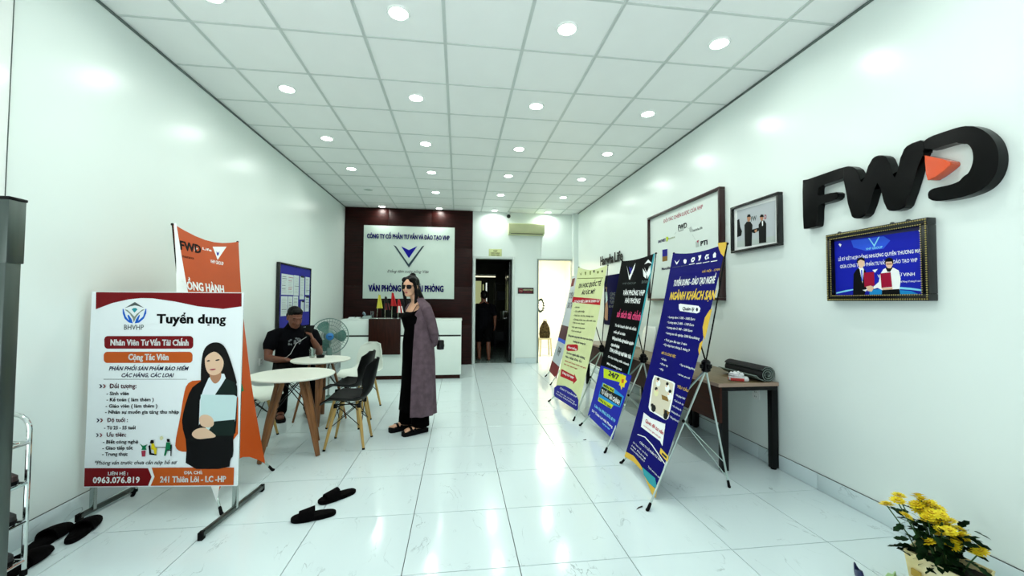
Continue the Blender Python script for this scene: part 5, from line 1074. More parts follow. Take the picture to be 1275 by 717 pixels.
x_banner('x_banner', 'navy blue hotel training banner with gold corners, nearest of the row by the desk', (1.858, 3.352, 1.809), (1.813, 2.573, 1.784), (1.422, 3.377, .07), bo, M('banner_navy', '#0c0a68', rough=0.5, var=0.04, spec=0.05),
    [*art([r for r in B if r[0] == 'P' and r[2] in ('gold', 'teal')], 'corner_shape'), *blue_art(B), ('lettering', [r for r in B if r[0] == 'T'])],
    [(1.39, 3.387, 0), (1.253, 2.608, 0)], (1.905, 2.96, .89), [(2.018, 2.858, 0)], -1, bow=0.03, tips=[(.78, .024)])
B = BLACK
x_banner('x_banner', 'black and royal blue office banner with pink heading, second of the row by the desk', (1.82, 4.396, 1.839), (1.845, 3.648, 1.843), (1.441, 4.425, .13), banner_outline((0, 0), (.747, -.022), (.627, 1.769), (-.05, 1.75), 0.02, -0.03), M('banner_black', '#030406', rough=0.5, var=0.06, spec=0.04),
    [('margin_strip', [('P', [(.747, -.02), (.627, 1.768), (.592, 1.768), (.66, .9), (.715, -.02)], 'teal')]), *black_art(B), ('arrow_emblem', [r for r in B if r[0] == 'P'][0:2]), ('leaf_emblem', [r for r in B if r[0] == 'P'][2:6]), ('lettering', [r for r in B if r[0] == 'T'])],
    [(1.354, 4.457, 0), (1.339, 3.634, 0)], (1.90, 4.03, .80), [(2.04, 3.95, 0)], -1, bow=0.02, tips=[(.747, -.022)])
B = YELLOW
x_banner('x_banner', 'pale lime study abroad banner with a red stripe, third of the row by the desk', (1.673, 5.587, 1.866), (1.757, 4.679, 1.817), (1.316, 5.525, .1), banner_outline((0, 0), (.912, .062), (.948, 1.818), (.122, 1.803), 0.05, -0.02), M('banner_lime', '#dde5ac', rough=0.5, var=0.03, spec=0.15),
    [*art([r for r in B if r[0] == 'P']), ('lettering', [r for r in B if r[0] == 'T'])],
    [(1.247, 5.566, 0), (1.334, 4.643, 0)], (1.84, 5.10, .78), [(1.98, 5.0, 0)], -1, bow=0.02, tips=[(.912, .062)])
x_banner('x_banner', 'pale grey and purple banner seen nearly edge-on, farthest of the row', (2.10, 7.39, 1.85), (2.04, 6.60, 1.85), (1.67, 7.41, .1), banner_outline((0, 0), (.79, 0), (.79, 1.80), (0, 1.80), 0.02, -0.02), M('banner_pale', '#c3cfd6', rough=0.4, var=0.03),
    [*art([('P', [(0, .92), (.79, .92), (.79, 1.16), (0, 1.16)], 'maroonD'), ('P', [(0, 1.16), (.79, 1.16), (.79, 1.22), (0, 1.22)], 'royalL'), ('P', [(0, 1.60), (.79, 1.60), (.79, 1.80), (0, 1.80)], 'maroon'), ('P', [(.05, .05), (.3, .05), (.3, .2), (.05, .2)], 'maroon')]),
     ('lettering', [('T', 'TUYỂN SINH', .1, .7, .42, .1, 'ink', .03, 0), ('T', 'ĐÀO TẠO', .15, .62, .6, .1, 'ink', .03, 0), ('T', 'VHP', .25, .55, 1.45, .14, 'ink', .03, 0)])],
    [(1.60, 7.42, 0), (1.52, 6.66, 0)], (2.16, 7.02, .80), [(2.3, 6.95, 0)], -1, bow=0.02)
B = ORANGE
oo = [(0, 0), *arc((0, 0), (.632, -.003), 0.06)[1:-1], (.632, -.003), (.60, .45), (.57, .9), (.463, 1.822), *arc((.463, 1.822), (-.008, 1.846), -0.13)[1:-1], (-.008, 1.846)]
x_banner('orange_banner', 'orange banner on a black pole stand, half hidden by the white recruitment board', (-1.984, 3.132, 1.905), (-1.867, 3.753, 1.873), (-1.547, 2.949, .12), oo, M('banner_orange', '#bd4c14', rough=0.35, var=0.08, scale=2, spec=0.3),
    [('margin_strip', [r for r in B if r[0] == 'P' and r[2] == 'white'][:1]), *art([r for r in B if r[0] == 'P'][1:]), ('lettering', [r for r in B if r[0] == 'T'])],
    [(-1.489, 2.883, 0), (-1.469, 3.569, 0)], (-1.99, 3.34, .80), [(-2.244, 3.222, 0)], -1, bow=0.05, tips=[(.632, -.003)], group=None)

# ------------------------------------------------------------------ desks along the right wall
def make_desk():
    t = thing('office_desk', 'desk', 'desk')
    mb = MB(); mb.box((-0.535, -0.595, 0.692), (0, 0.595, 0.718), bevel=0.001); mb.build('desktop', wood_top, t)
    mb = MB(); mb.box((-0.536, -0.6, 0.690), (0.0, -0.5951, 0.7185)); mb.box((-0.540, -0.6, 0.690), (-0.5352, 0.595, 0.7185)); mb.build('edge_band', edge_band, t)
    mb = MB(); mb.box((-0.53, -0.60, 0.40), (-0.512, 0.595, 0.69)); mb.build('modesty_panel', wood_desk, t)
    for y in (-0.565, 0.565):
        for x in (-0.478, -0.03):
            mb = MB(); mb.box((x - 0.028, y - 0.026, 0.012), (x + 0.028, y + 0.026, 0.655), bevel=0.002); l = mb.build('leg', black_metal, t)
            mb = MB(); mb.lathe([(0.022, 0), (0.022, 0.014)], n=12, c=(x, y, 0)); mb.build('glide', black_rubber, l)
        mb = MB(); mb.box((-0.506, y - 0.026, 0.655), (-0.002, y + 0.026, 0.69), bevel=0.002); mb.build('top_rail', black_metal, t)
    mb = MB(); mb.box((-0.5, -0.545, 0.66), (-0.46, 0.545, 0.69)); mb.box((-0.06, -0.545, 0.66), (-0.02, 0.545, 0.69)); mb.build('side_rail', black_metal, t)
    return t
d0 = make_desk()
dl_ = ['brown desk with black legs nearest the entrance, a rolled mat on its end', 'second brown desk along the wall, behind the blue and black banners', 'third brown desk along the wall, behind the lime banner']
for i, y in enumerate((3.70, 4.905, 6.11)):
    if i == 0: d0.location = (XR - 0.015, y, 0); d0['label'] = dl_[0]; d0['group'] = 'desks along the wall'; continue
    copy_tree(d0, None, dl_[i], (XR - 0.015, y, 0))
for y, lab in ((4.82, 'white rounded panel leaning on the wall, just beside the blue banner edge'), (5.32, 'white rounded panel on the second desk beside the black banner edge')):
    P = [(-.17, 0), (.17, 0), (.17, .27), (.13, .33), (-.13, .33), (-.17, .27)]
    mb = MB(); mb.prism(P, lambda a, b: Vector((0.02 + (0.33 - b) * -.18 + .0, a, b)), lambda a, b: Vector((0.0 + (0.33 - b) * -.18, a, b)), bevel=.004); o = mb.build('white_panel', white_gloss); o.location = (XR - 0.06, y, 0.7185); tag(o, lab, 'panel', 'white panels on the desk')
# rolled mat
t = thing('rolled_mat', 'dark foam mat rolled up with a pale underside, lying on the nearest desk', 'mat', (2.565, 3.36, 0.7185), 0)
mat_d = M('mat_dark_foam', '#0c0c0d', rough=0.8, var=0.15, scale=30); mat_l = M('mat_pale_underside', '#7f8f86', rough=0.85, var=0.1, scale=30)
sp = []
for k in range(61):
    a = k / 60 * 2 * PI * 2.6; r = 0.022 + 0.045 * k / 60; sp.append((r * math.cos(a - 1.2), 0.066 + r * math.sin(a - 1.2) * 0.98))
mz = min(p[1] for p in sp); sp = [(x, z - mz + 0.008) for x, z in sp]
lastx = sp[-1]
tail = [(lastx[0] - 0.01, lastx[1] + .0)]
def strip(pts, th, y0, y1, off):
    A, Bq = [], []
    for i, p in enumerate(pts):
        q0, q1 = pts[max(i - 1, 0)], pts[min(i + 1, len(pts) - 1)]; dx, dz = q1[0] - q0[0], q1[1] - q0[1]; L = math.hypot(dx, dz); nx, nz = dz / L, -dx / L
        A.append((p[0] + nx * (off), p[1] + nz * (off))); Bq.append((p[0] + nx * (off + th), p[1] + nz * (off + th)))
    return A + Bq[::-1]
for nm, mt, off, th in (('outer_face', mat_d, 0.0, 0.004), ('inner_face', mat_l, -0.005, 0.005)):
    P = strip(sp, th, 0, 0, off); mb = MB(); n = len(P); a = [mb.bm.verts.new((x, -0.24, z)) for x, z in P]; b = [mb.bm.verts.new((x, 0.24, z)) for x, z in P]; h = n // 2
    for i in range(n): mb.bm.faces.new((a[i], a[(i + 1) % n], b[(i + 1) % n], b[i]))
    for r in (a, b):
        for i in range(h - 1): mb.bm.faces.new((r[i], r[i + 1], r[n - 2 - i], r[n - 1 - i]))
    mb.build(nm, mt, t)
mb = MB(); mb.prism(strip([(0.03, 0.004), (-0.03, 0.006), (-0.07, 0.022), (-0.105, 0.05), (-0.125, 0.052)], 0.006, 0, 0, 0), lambda x, z: Vector((x, -0.235, z)), lambda x, z: Vector((x, 0.235, z))); mb.build('loose_end', mat_l, t)
# tissue pack
t = thing('tissue_pack', 'red and white tissue packet with a crumpled tissue, in front of the rolled mat', 'tissues', (2.365, 3.215, 0.7185), -0.55)
mb = MB(); mb.box((-0.075, -0.045, 0), (0.075, 0.045, 0.035), bevel=0.012); pk = mb.build('packet', M('packet_white', '#e6eae8', rough=0.4), t)
mb = MB(); mb.box((-0.062, -0.0462, 0.003), (0.04, -0.0446, 0.026)); mb.box((-0.0762, -0.035, 0.003), (-0.0746, 0.035, 0.024)); mb.build('red_print', M('packet_red', '#c8281e', rough=0.4), pk)
mb = MB(); mb.ball((-0.015, 0, 0.045), (0.055, 0.04, 0.026), seg=16)
for v in mb.bm.verts: v.co += Vector((random.uniform(-.009, .009), random.uniform(-.009, .009), random.uniform(-.006, .012)))
mb.build('tissue', M('tissue_white', '#f2f4f3', rough=0.8), t, smooth=20)
# wall sockets
def socket(name, label, x, y, z, sgn):
    t = thing(name, label, 'socket', (x, y, z)); mb = MB(); mb.box((min(0, sgn * .01), -.045, -.045), (max(0, sgn * .01), .045, .045), bevel=.003); mb.build('plate', white_gloss, t)
    mb = MB()
    for dz in (-.02, .02):
        for dy in (-.008, .008): mb.box((sgn * .01 - .0008, dy - .002, dz - .006), (sgn * .01 + .0008, dy + .002, dz + .006))
    mb.build('slots', black_plastic, t); return t
socket('wall_socket', 'white wall socket low on the wall beside the seated person', XL, 5.40, 0.62, 1)
socket('wall_socket', 'white wall socket under the nearest desk', XR, 3.38, 0.56, -1)

# ------------------------------------------------------------------ cafe tables and shell chairs
def make_table():
    t = thing('round_table', 'table', 'table', group='round cafe tables')
    mb = MB(); mb.lathe([(0.02, 0.680), (0.345, 0.684), (0.358, 0.690), (0.360, 0.698), (0.356, 0.703), (0.001, 0.7035)], n=56); mb.build('tabletop', M('table_white', '#e6eadd', rough=0.3, var=0.015), t)
    mb = MB(); mb.lathe([(0.12, 0.655), (0.12, 0.682)], n=24); mb.build('mounting_plate', black_metal, t)
    tops = []
    for k in range(4):
        a = PI / 2 * k; d = Vector((math.cos(a), math.sin(a), 0)); s = Vector((-d.y, d.x, 0))
        mb = MB()
        for q in (-1, 1): mb.tube([d * .315 + s * .006 * q + Vector((0, 0, 0.004)), d * .23 + s * .018 * q + Vector((0, 0, .33)), d * .125 + s * .03 * q + Vector((0, 0, .675))], [(.017, .012), (.024, .015), (.022, .014)], n=10, side=s)
        mb.build('leg', wood_leg, t); tops.append(d)
    for k in range(4):
        a, b = tops[k], tops[(k + 1) % 4]
        mb = MB(); mb.tube([a * .22 + Vector((0, 0, .36)), (a + b) * .06 + Vector((0, 0, .56)), b * .12 + Vector((0, 0, .67))], .0045, n=6); mb.tube([b * .22 + Vector((0, 0, .36)), (a + b) * .06 + Vector((0, 0, .56)), a * .12 + Vector((0, 0, .67))], .0045, n=6); mb.build('brace_wire', black_metal, t)
    return t
tb = make_table(); tb.location = (-1.50, 4.00, 0); tb.rotation_euler = (0, 0, math.radians(-27)); tb['label'] = 'white round table on brown wooden legs, the nearer of the two, empty top'
copy_tree(tb, None, 'white round table with a glass on it, in front of the seated person', (-1.56, 4.98, 0), math.radians(12)).scale = (.88, .88, 1)
def make_chair(mat, legm):
    t = thing('shell_chair', 'chair', 'chair', group='shell chairs around the cafe tables')
    prof = [(.215, .405, .185), (.20, .428, .20), (.12, .432, .222), (.02, .425, .228), (-.08, .422, .228), (-.15, .44, .222), (-.19, .49, .215), (-.215, .56, .212), (-.235, .64, .205), (-.25, .71, .19), (-.262, .77, .165), (-.268, .805, .125), (-.27, .822, .07)]
    n = 13; A = []
    for i, (x, z, hw) in enumerate(prof):
        row = []; back = max(0, min(1, (z - .44) / .2)); seat = 1 - back
        for k in range(n):
            s = -1 + 2 * k / (n - 1); e = abs(s) ** 2.6
            row.append(Vector((x + back * .075 * e * (1 if z < .78 else .5), s * hw, z + seat * .05 * e * (1 if x < .19 else .2))))
        A.append(row)
    mb = MB(); bm = mb.bm; V = [[bm.verts.new(p) for p in r] for r in A]
    for a, b in zip(V, V[1:]):
        for k in range(n - 1): bm.faces.new((a[k], a[k + 1], b[k + 1], b[k]))
    bmesh.ops.recalc_face_normals(bm, faces=bm.faces[:]); bmesh.ops.solidify(bm, geom=bm.faces[:], thickness=0.009)
    mb.build('seat_shell', mat, t, smooth=60)
    P = {}
    for sx in (-1, 1):
        for sy in (-1, 1):
            f = Vector((sx * .175, sy * .18, 0.0)); u_ = Vector((sx * .105 - .01, sy * .12, .385)); d = (u_ - f).normalized(); P[sx, sy] = (f, u_)
            mb = MB(); mb.tube([f + d * .01, f.lerp(u_, .55), u_], [.011, .0155, .014], n=10); l = mb.build('leg', legm, t)
            mb = MB(); mb.tube([f, f + d * .016], [.0125, .0125], n=10); mb.build('foot_cap', black_rubber, l)
    mb = MB(); ks = [(-1, -1), (-1, 1), (1, 1), (1, -1)]
    for a, b in zip(ks, ks[1:] + ks[:1]):
        (fa, ua), (fb, ub) = P[a], P[b]; pa, pb = fa.lerp(ua, .52), fb.lerp(ub, .52); ta, t_b = ua + Vector((0, 0, .02)), ub + Vector((0, 0, .02))
        mb.tube([pa, t_b], .004, n=6); mb.tube([pb, ta], .004, n=6); mb.tube([ta, t_b], .0045, n=6)
    for s in (-1, 1): mb.tube([P[-1, -s][1], P[1, s][1]], .0045, n=6)
    mb.build('wire_base', black_metal, t)
    for v in P.values(): mb = MB(); mb.box(v[1] + Vector((-.016, -.016, -.012)), v[1] + Vector((.016, .016, .026)), bevel=.003); mb.build('mounting_block', black_plastic, t)
    return t
sh_black = M('shell_black', '#050506', rough=0.5, var=0.08, spec=0.15); sh_white = M('shell_white', '#dfe8dd', rough=0.35, var=0.012)
c0 = make_chair(sh_black, wood_pale); c0.location = (-1.03, 4.15, 0); c0.rotation_euler = (0, 0, PI); c0['label'] = 'black shell chair on pale wooden legs pulled up to the nearer round table'
copy_tree(c0, None, 'black shell chair behind the nearest black chair, turned to the farther table', (-1.19, 4.80, 0), math.radians(172))
copy_tree(c0, None, 'black shell chair under the seated person, against the wall', (-2.07, 5.53, 0), math.radians(-64))
c1 = make_chair(sh_white, wood_pale); c1.location = (-1.24, 5.52, 0); c1.rotation_euler = (0, 0, math.radians(-118)); c1['label'] = 'white shell chair beyond the farther table, close to the counter'
copy_tree(c1, None, 'white shell chair peeking out behind the orange banner', (-2.02, 4.36, 0), math.radians(-8))
t = thing('drinking_glass', 'small clear glass on the farther round table in front of the seated person', 'glass', (-1.70, 5.10, 0.7037))
mb = MB(); mb.lathe([(.028, 0), (.036, .10), (.034, .10), (.026, .006), (.001, .006)], n=18); mb.build('bowl', glass_m, t)
t = thing('ashtray', 'small black ashtray beside the glass on the farther round table', 'ashtray', (-1.60, 5.08, 0.7037))
mb = MB(); mb.lathe([(.001, 0), (.042, 0), (.046, .03), (.038, .03), (.034, .008), (.001, .008)], n=20); mb.build('dish', black_plastic, t)

# ------------------------------------------------------------------ standing fan
t = thing('standing_fan', 'grey green standing fan with a blue hub badge beside the seated person', 'fan', (-1.77, 5.98, 0), math.radians(-70))
fan_g = M('fan_grey_green', '#6f8f86', rough=0.4, var=0.06); fan_b = M('fan_blade', '#4f7d73', rough=0.3, trans=0.0, var=0.05); fan_h = M('fan_badge_blue', '#2f7fc4', rough=0.3)
mb = MB(); mb.lathe([(.19, 0), (.19, .018), (.17, .032), (.03, .05), (.022, .07)], n=32); mb.build('base', fan_g, t)
mb = MB(); mb.tube([(0, 0, .05), (0, 0, .78)], .014, n=12); mb.build('pole', steel, t)
mb = MB(); mb.lathe([(.03, -.20), (.07, -.18), (.075, -.06), (.05, -.03)], n=20, c=(0, 0, .88), axis='x'); mb.tube([(-.06, 0, .76), (-.06, 0, .84)], .03, n=12); mb.build('motor_housing', fan_g, t)
def cage(name, sgn):
    mb = MB()
    for r, d in ((.245, 0), (.2, .02), (.15, .035), (.1, .045), (.055, .05)): mb.tube([(sgn * d, r * math.cos(2 * PI * k / 36), .88 + r * math.sin(2 * PI * k / 36)) for k in range(37)], .0055 if r > .24 else .002, n=6)
    for k in range(40):
        a = 2 * PI * k / 40; mb.tube([(sgn * .05, .055 * math.cos(a), .88 + .055 * math.sin(a)), (sgn * .035, .15 * math.cos(a), .88 + .15 * math.sin(a)), (0, .245 * math.cos(a), .88 + .245 * math.sin(a))], .0014, n=4)
    o = mb.build(name, fan_g, t); o.location = (0.012 * sgn, 0, 0); return o
cage('front_grille', 1); cage('rear_grille', -1)
for k in range(3):
    a0 = 2 * PI * k / 3; mb = MB(); R_a = []
    for r, wd, tw in ((.03, .3, .02), (.1, .62, .022), (.17, .7, .018), (.205, .55, .012), (.218, .25, .006)):
        R_a.append([Vector((tw * (s * 2 - 1), r * math.cos(a0 + wd * (s - .5) * 1.4), .88 + r * math.sin(a0 + wd * (s - .5) * 1.4))) for s in (0, .25, .5, .75, 1)] + [Vector((tw * (s * 2 - 1) - .002, r * math.cos(a0 + wd * (s - .5) * 1.4), .88 + r * math.sin(a0 + wd * (s - .5) * 1.4))) for s in (1, .75, .5, .25, 0)])
    mb.loft(R_a); mb.build('blade', fan_b, t)
mb = MB(); mb.lathe([(.05, .058), (.05, .066), (.044, .070), (.001, .071)], n=24, c=(0, 0, .88), axis='x'); hb = mb.build('hub_badge', fan_h, t); hb['label'] = 'blue badge'
mb = MB(); mb.box((.0712, -.022, .874), (.073, .022, .886)); mb.build('badge_mark', M('badge_dark', '#0b2550', rough=.4), hb)
mb = MB(); mb.box((-.035, -.035, .60), (.035, .035, .72), bevel=.012); mb.build('control_box', fan_g, t)

# ------------------------------------------------------------------ slippers and shoes
def slipper_mesh(name, label, loc, rz, group, mat=slipper_m, L=.26, closed=False):
    t = thing(name, label, 'slipper', loc, rz, group)
    out = []; n = 28
    for k in range(n):
        a = 2 * PI * k / n; x = L / 2 * math.cos(a); w_ = .044 + .012 * max(0, x) / (L / 2) - .004 * (1 if abs(x) < .02 else 0)
        out.append((x, w_ * math.copysign(abs(math.sin(a)) ** .75, math.sin(a))))
    mb = MB(); mb.loft([[Vector((x * s, y * s, z)) for x, y in out] for z, s in ((0.0, .95), (.006, 1), (.022, 1), (.027, .95))]); mb.build('sole', mat, t)
    mb = MB(); rows = []
    x0, x1 = (-.005, .085) if not closed else (-.02, .125)
    for i in range(8):
        x = x0 + (x1 - x0) * i / 7; hw = .056 - (.012 * i / 7 if not closed else .022 * (i / 7) ** 3); hh = .062 - .02 * i / 7 - (.014 * (i / 7) ** 3 if closed else 0)
        o_ = [Vector((x, -hw * math.cos(PI * k / 12), .012 + hh * math.sin(PI * k / 12) ** .8)) for k in range(13)]; i_ = [Vector((x, -(hw - .009) * math.cos(PI * k / 12), .012 + (hh - .009) * math.sin(PI * k / 12) ** .8)) for k in range(12, -1, -1)]
        rows.append(o_ + i_)
    mb.loft(rows); mb.build('strap', mat, t, smooth=60); return t
def dirz(a, b): return math.atan2(b[1] - a[1], b[0] - a[0])
slipper_mesh('slipper', 'black fleece slipper in the middle of the floor, the nearer of the pair', (-.894, 2.775, 0), dirz((-.77, 2.808), (-1.018, 2.741)), 'pair of slippers mid floor')
slipper_mesh('slipper', 'black fleece slipper in the middle of the floor, the farther of the pair', (-.822, 3.03, 0), dirz((-.72, 3.116), (-.925, 2.952)), 'pair of slippers mid floor')
slipper_mesh('slipper', 'dark slipper by the foot of the recruitment board', (-2.187, 2.775, 0), math.radians(104), 'dark footwear by the rack', L=.29, closed=True)
slipper_mesh('slipper', 'dark slipper close to the wall, between shoe rack and recruitment board', (-2.30, 2.70, 0), math.radians(96), 'dark footwear by the rack', L=.28, closed=True)

# ------------------------------------------------------------------ shoe rack
RX0, RX1, RY0, RY1 = -2.385, -2.135, 1.72, 2.38
t = thing('shoe_rack', 'chrome tube shoe rack with four shelves by the entrance wall', 'rack', ((RX0 + RX1) / 2, (RY0 + RY1) / 2, 0))
O_ = Vector(((RX0 + RX1) / 2, (RY0 + RY1) / 2, 0)); hx, hy = (RX1 - RX0) / 2, (RY1 - RY0) / 2
for s in (-1, 1):
    pts = [(hx, s * hy, .02), (hx, s * hy, .72)] + [(hx - .07 + .07 * math.cos(a), s * hy, .72 + .075 * math.sin(a)) for a in (.3, .7, 1.1, PI / 2)] + [(-hx + .07 - .07 * math.sin(a - PI / 2), s * hy, .72 + .075 * math.cos(a - PI / 2)) for a in (PI / 2, 2.0, 2.5, 2.85)] + [(-hx, s * hy, .72), (-hx, s * hy, .02)]
    mb = MB(); mb.tube(pts, .011, n=10); e = mb.build('end_frame', chrome, t)
    for x in (hx, -hx): mb = MB(); mb.lathe([(.014, 0), (.014, .03)], n=10, c=(x, s * hy, 0)); mb.build('rubber_foot', black_rubber, e)
shz = (.075, .265, .455, .655)
for z in shz:
    mb = MB()
    for x, r in ((hx, .009), (-hx, .009)): mb.tube([(x, -hy, z), (x, hy, z)], r, n=8)
    for s in (-1, 1): mb.tube([(-hx, s * hy, z), (hx, s * hy, z)], .008, n=8)
    for k in range(1, 7): x = -hx + 2 * hx * k / 7; mb.tube([(x, -hy, z), (x, hy, z)], .004, n=6)
    mb.build('shelf', chrome, t)
def shoe(label, loc, rz, mat, grp='shoes on the chrome rack'):
    t = thing('shoe', label, 'shoe', loc, rz, grp); L = .27
    def oval(s, z, fx=0): return [Vector((fx + L / 2 * s * math.cos(2 * PI * k / 20), (.043 + .008 * math.cos(2 * PI * k / 20)) * s * math.sin(2 * PI * k / 20), z)) for k in range(20)]
    mb = MB(); mb.loft([oval(.96, 0), oval(1, .006), oval(1, .022)]); mb.build('sole', black_rubber, t)
    mb = MB(); R = [oval(.985, .022), oval(.97, .045)]
    R.append([Vector((p.x * .9 - .012, p.y * .88, .07 if p.x < .02 else .07 - .25 * (p.x - .02) * .6)) for p in oval(1, 0)]); R.append([Vector((p.x * .62 - .045, p.y * .72, .095 if p.x < 0 else .088)) for p in oval(1, 0)]); R.append([Vector((p.x * .5 - .05, p.y * .55, .09)) for p in oval(1, 0)])
    R.append([Vector((p.x * .42 - .05, p.y * .45, .05)) for p in oval(1, 0)])
    mb.loft(R); mb.build('upper', mat, t, smooth=60); return t
sm1 = M('shoe_black_leather', '#0c0a0b', rough=.45); sm2 = M('shoe_brown_trim', '#2a1210', rough=.5)
for (y, z, m, lab) in ((2.315, .455, sm2, 'dark brown shoe on the second shelf of the chrome rack, end nearest the room'), (2.315, .265, sm1, 'black shoe on the third shelf of the chrome rack, end nearest the room'), (2.31, .075, sm1, 'black shoe on the bottom shelf of the chrome rack')):
    shoe(lab, (-2.262, y, z + .010), math.radians(4 if y > 2.2 else -3), m)
slipper_mesh('slipper', 'dark slipper on the floor at the foot of the chrome rack', (-2.20, 2.455, 0), math.radians(92), 'dark footwear by the rack', closed=True)

# ------------------------------------------------------------------ steel post at the entrance
t = thing('entrance_post', 'square steel entrance post with a capped sleeve beside the shoe rack', 'post', (-1.815, 1.90, 0))
mb = MB(); mb.box((-.05, -.03, 0), (.028, .03, 1.66), bevel=.004); mb.build('shaft', steel_dark, t)
mb = MB(); mb.box((-.054, -.034, 1.52), (.034, .034, 1.775), bevel=.003); mb.build('sleeve', steel_dark, t)
mb = MB(); mb.box((-.057, -.037, 1.775), (.037, .037, 1.787), bevel=.003); mb.build('cap', black_metal, t)
mb = MB(); mb.box((-.10, -.07, 0), (.08, .07, .012), bevel=.003); mb.build('base_plate', steel, t)
mb = MB(); mb.tube([(-.008, -.032, .2), (-.008, -.032, 1.5)], .004, n=6); mb.build('seam_bead', steel, t)

# ------------------------------------------------------------------ potted chrysanthemums by the entrance
FP = Vector((2.27, 1.66, 0))
t = thing('potted_chrysanthemum', 'yellow chrysanthemums in a cream paper wrapped pot against the wall near the entrance', 'plant', FP)
crm = M('cream_wrap_paper', '#efe6b8', rough=.6, col2='#d9c98a', scale=9)
Rm = Matrix.Rotation(math.radians(22), 3, 'Z')
def pring(h, e, z, tilt=0): return [Rm @ Vector((x, y, 0)) + Vector((0, 0, z + tilt * (y))) for x, y in ((-h, -e), (h, -e), (h, e), (-h, e))]
mb = MB(); mb.loft([pring(.085, .10, 0), pring(.105, .125, .19, .12), pring(.099, .119, .19, .12), pring(.085, .1, .10)]); mb.build('wrap', crm, t, smooth=20)
mb = MB(); mb.loft([pring(.09, .11, .10), pring(.095, .112, .15)]); mb.build('soil', M('soil', '#1a140c', rough=.95), t)
mb = MB()
for (p, q) in (((-.1045, .06), (-.1045, .02)), ((-.1, -.03), (-.1, -.07))): mb.box(Rm @ Vector((p[0] - .004, p[1], .10)) - Vector((.002, 0, 0)), Rm @ Vector((p[0], p[1] + .04, .13)))
mb.build('gold_print', M('wrap_gold_print', '#b89a3c', rough=.5), t)
ylw = M('chrysanthemum_yellow', '#f8e81e', rough=.6, col2='#e6c210', scale=60); core_m = M('chrysanthemum_core', '#c8a010', rough=.8); leaf_m = M('chrysanthemum_leaf', '#163d14', rough=.6, spec=.15, col2='#0a220a', scale=20); stem_m = M('chrysanthemum_stem', '#355c24', rough=.6)
rnd = random.Random(11); head_me = None
heads = [(-.17, .12, .40), (-.13, .09, .43), (-.09, .11, .445), (-.145, .04, .38), (-.03, .06, .42), (.02, .08, .43), (.07, .06, .42), (.11, .05, .40), (-.05, .0, .385), (.0, .01, .40), (.06, .0, .395), (.12, .0, .36), (-.03, -.05, .35), (.03, -.05, .345), (.01, -.08, .31), (.09, -.07, .33), (.13, -.06, .31), (.10, -.12, .27), (-.10, -.03, .29), (.15, -.11, .28), (-.01, .05, .45), (.05, .10, .44), (.14, .06, .37), (.16, -.02, .33)]
heads += [(x * .8 + .02, y * .9 + .01, z - .025) for x, y, z in heads[4:16]]
for hx_, hy_, hz_ in heads:
    hx_ = hx_ * .72 - .045; hy_ = hy_ * .9 + .02; hz_ = hz_ * .97; c = Vector((hx_, hy_, hz_))
    if head_me is None:
        mb = MB()
        for ringn, (rr_, nn, tilt) in enumerate(((.030, 14, .15), (.024, 12, .5), (.015, 9, .95))):
            for k in range(nn):
                a = 2 * PI * k / nn + ringn * .2; d = Vector((math.cos(a), math.sin(a), 0)); s = Vector((-d.y, d.x, 0)); up = Vector((0, 0, 1))
                b0 = d * .004 + up * .003 * ringn; m_ = d * rr_ * .6 * math.cos(tilt) + up * (rr_ * .6 * math.sin(tilt) + .003 * ringn); e_ = d * rr_ * math.cos(tilt * .8) + up * (rr_ * math.sin(tilt * .8) + .002 * ringn)
                V = [mb.bm.verts.new(p) for p in (b0, m_ + s * .005, e_ + s * .0025, e_ - s * .0025, m_ - s * .005)]; mb.bm.faces.new(V)
        mb.ball((0, 0, .006), (.009, .009, .006), seg=8, mi=1)
        o = mb.build('flower_head', [ylw, core_m], t, smooth=0); head_me = o.data
    else: o = bpy.data.objects.new('flower_head', head_me); COL.objects.link(o); o.parent = t
    o.location = c; o.rotation_euler = (rnd.uniform(-.5, .3), rnd.uniform(-.6, .2), rnd.uniform(0, 6)); s_ = rnd.uniform(.95, 1.3); o.scale = (s_, s_, s_)
    mb = MB(); mb.tube([Vector((hx_ * .35, hy_ * .45, .14)), Vector((hx_ * .6, hy_ * .7, .14 + (hz_ - .14) * .5)), c - Vector((0, 0, .004))], .0028, n=5); mb.build('stem', stem_m, t)
lf = None
for k in range(130):
    a = rnd.uniform(0, 2 * PI); r = rnd.uniform(.02, .13); z = rnd.uniform(.17, .36); p = Vector((r * math.cos(a) - .035, r * math.sin(a) + .01, z))
    if lf is None:
        mb = MB(); P = [(0, 0), (.010, .012), (.024, .016), (.030, .010), (.044, .012), (.058, 0), (.044, -.012), (.030, -.010), (.024, -.016), (.010, -.012)]
        V = [mb.bm.verts.new((x, y, -.12 * x + .25 * abs(y))) for x, y in P]; mb.bm.faces.new(V); bmesh.ops.solidify(mb.bm, geom=mb.bm.faces[:], thickness=.0008); o = mb.build('leaf', leaf_m, t, smooth=0); lf = o.data
    else: o = bpy.data.objects.new('leaf', lf); COL.objects.link(o); o.parent = t
    o.location = p; o.rotation_euler = (rnd.uniform(-.6, .6), rnd.uniform(-.7, .5), a + rnd.uniform(-.6, .6))
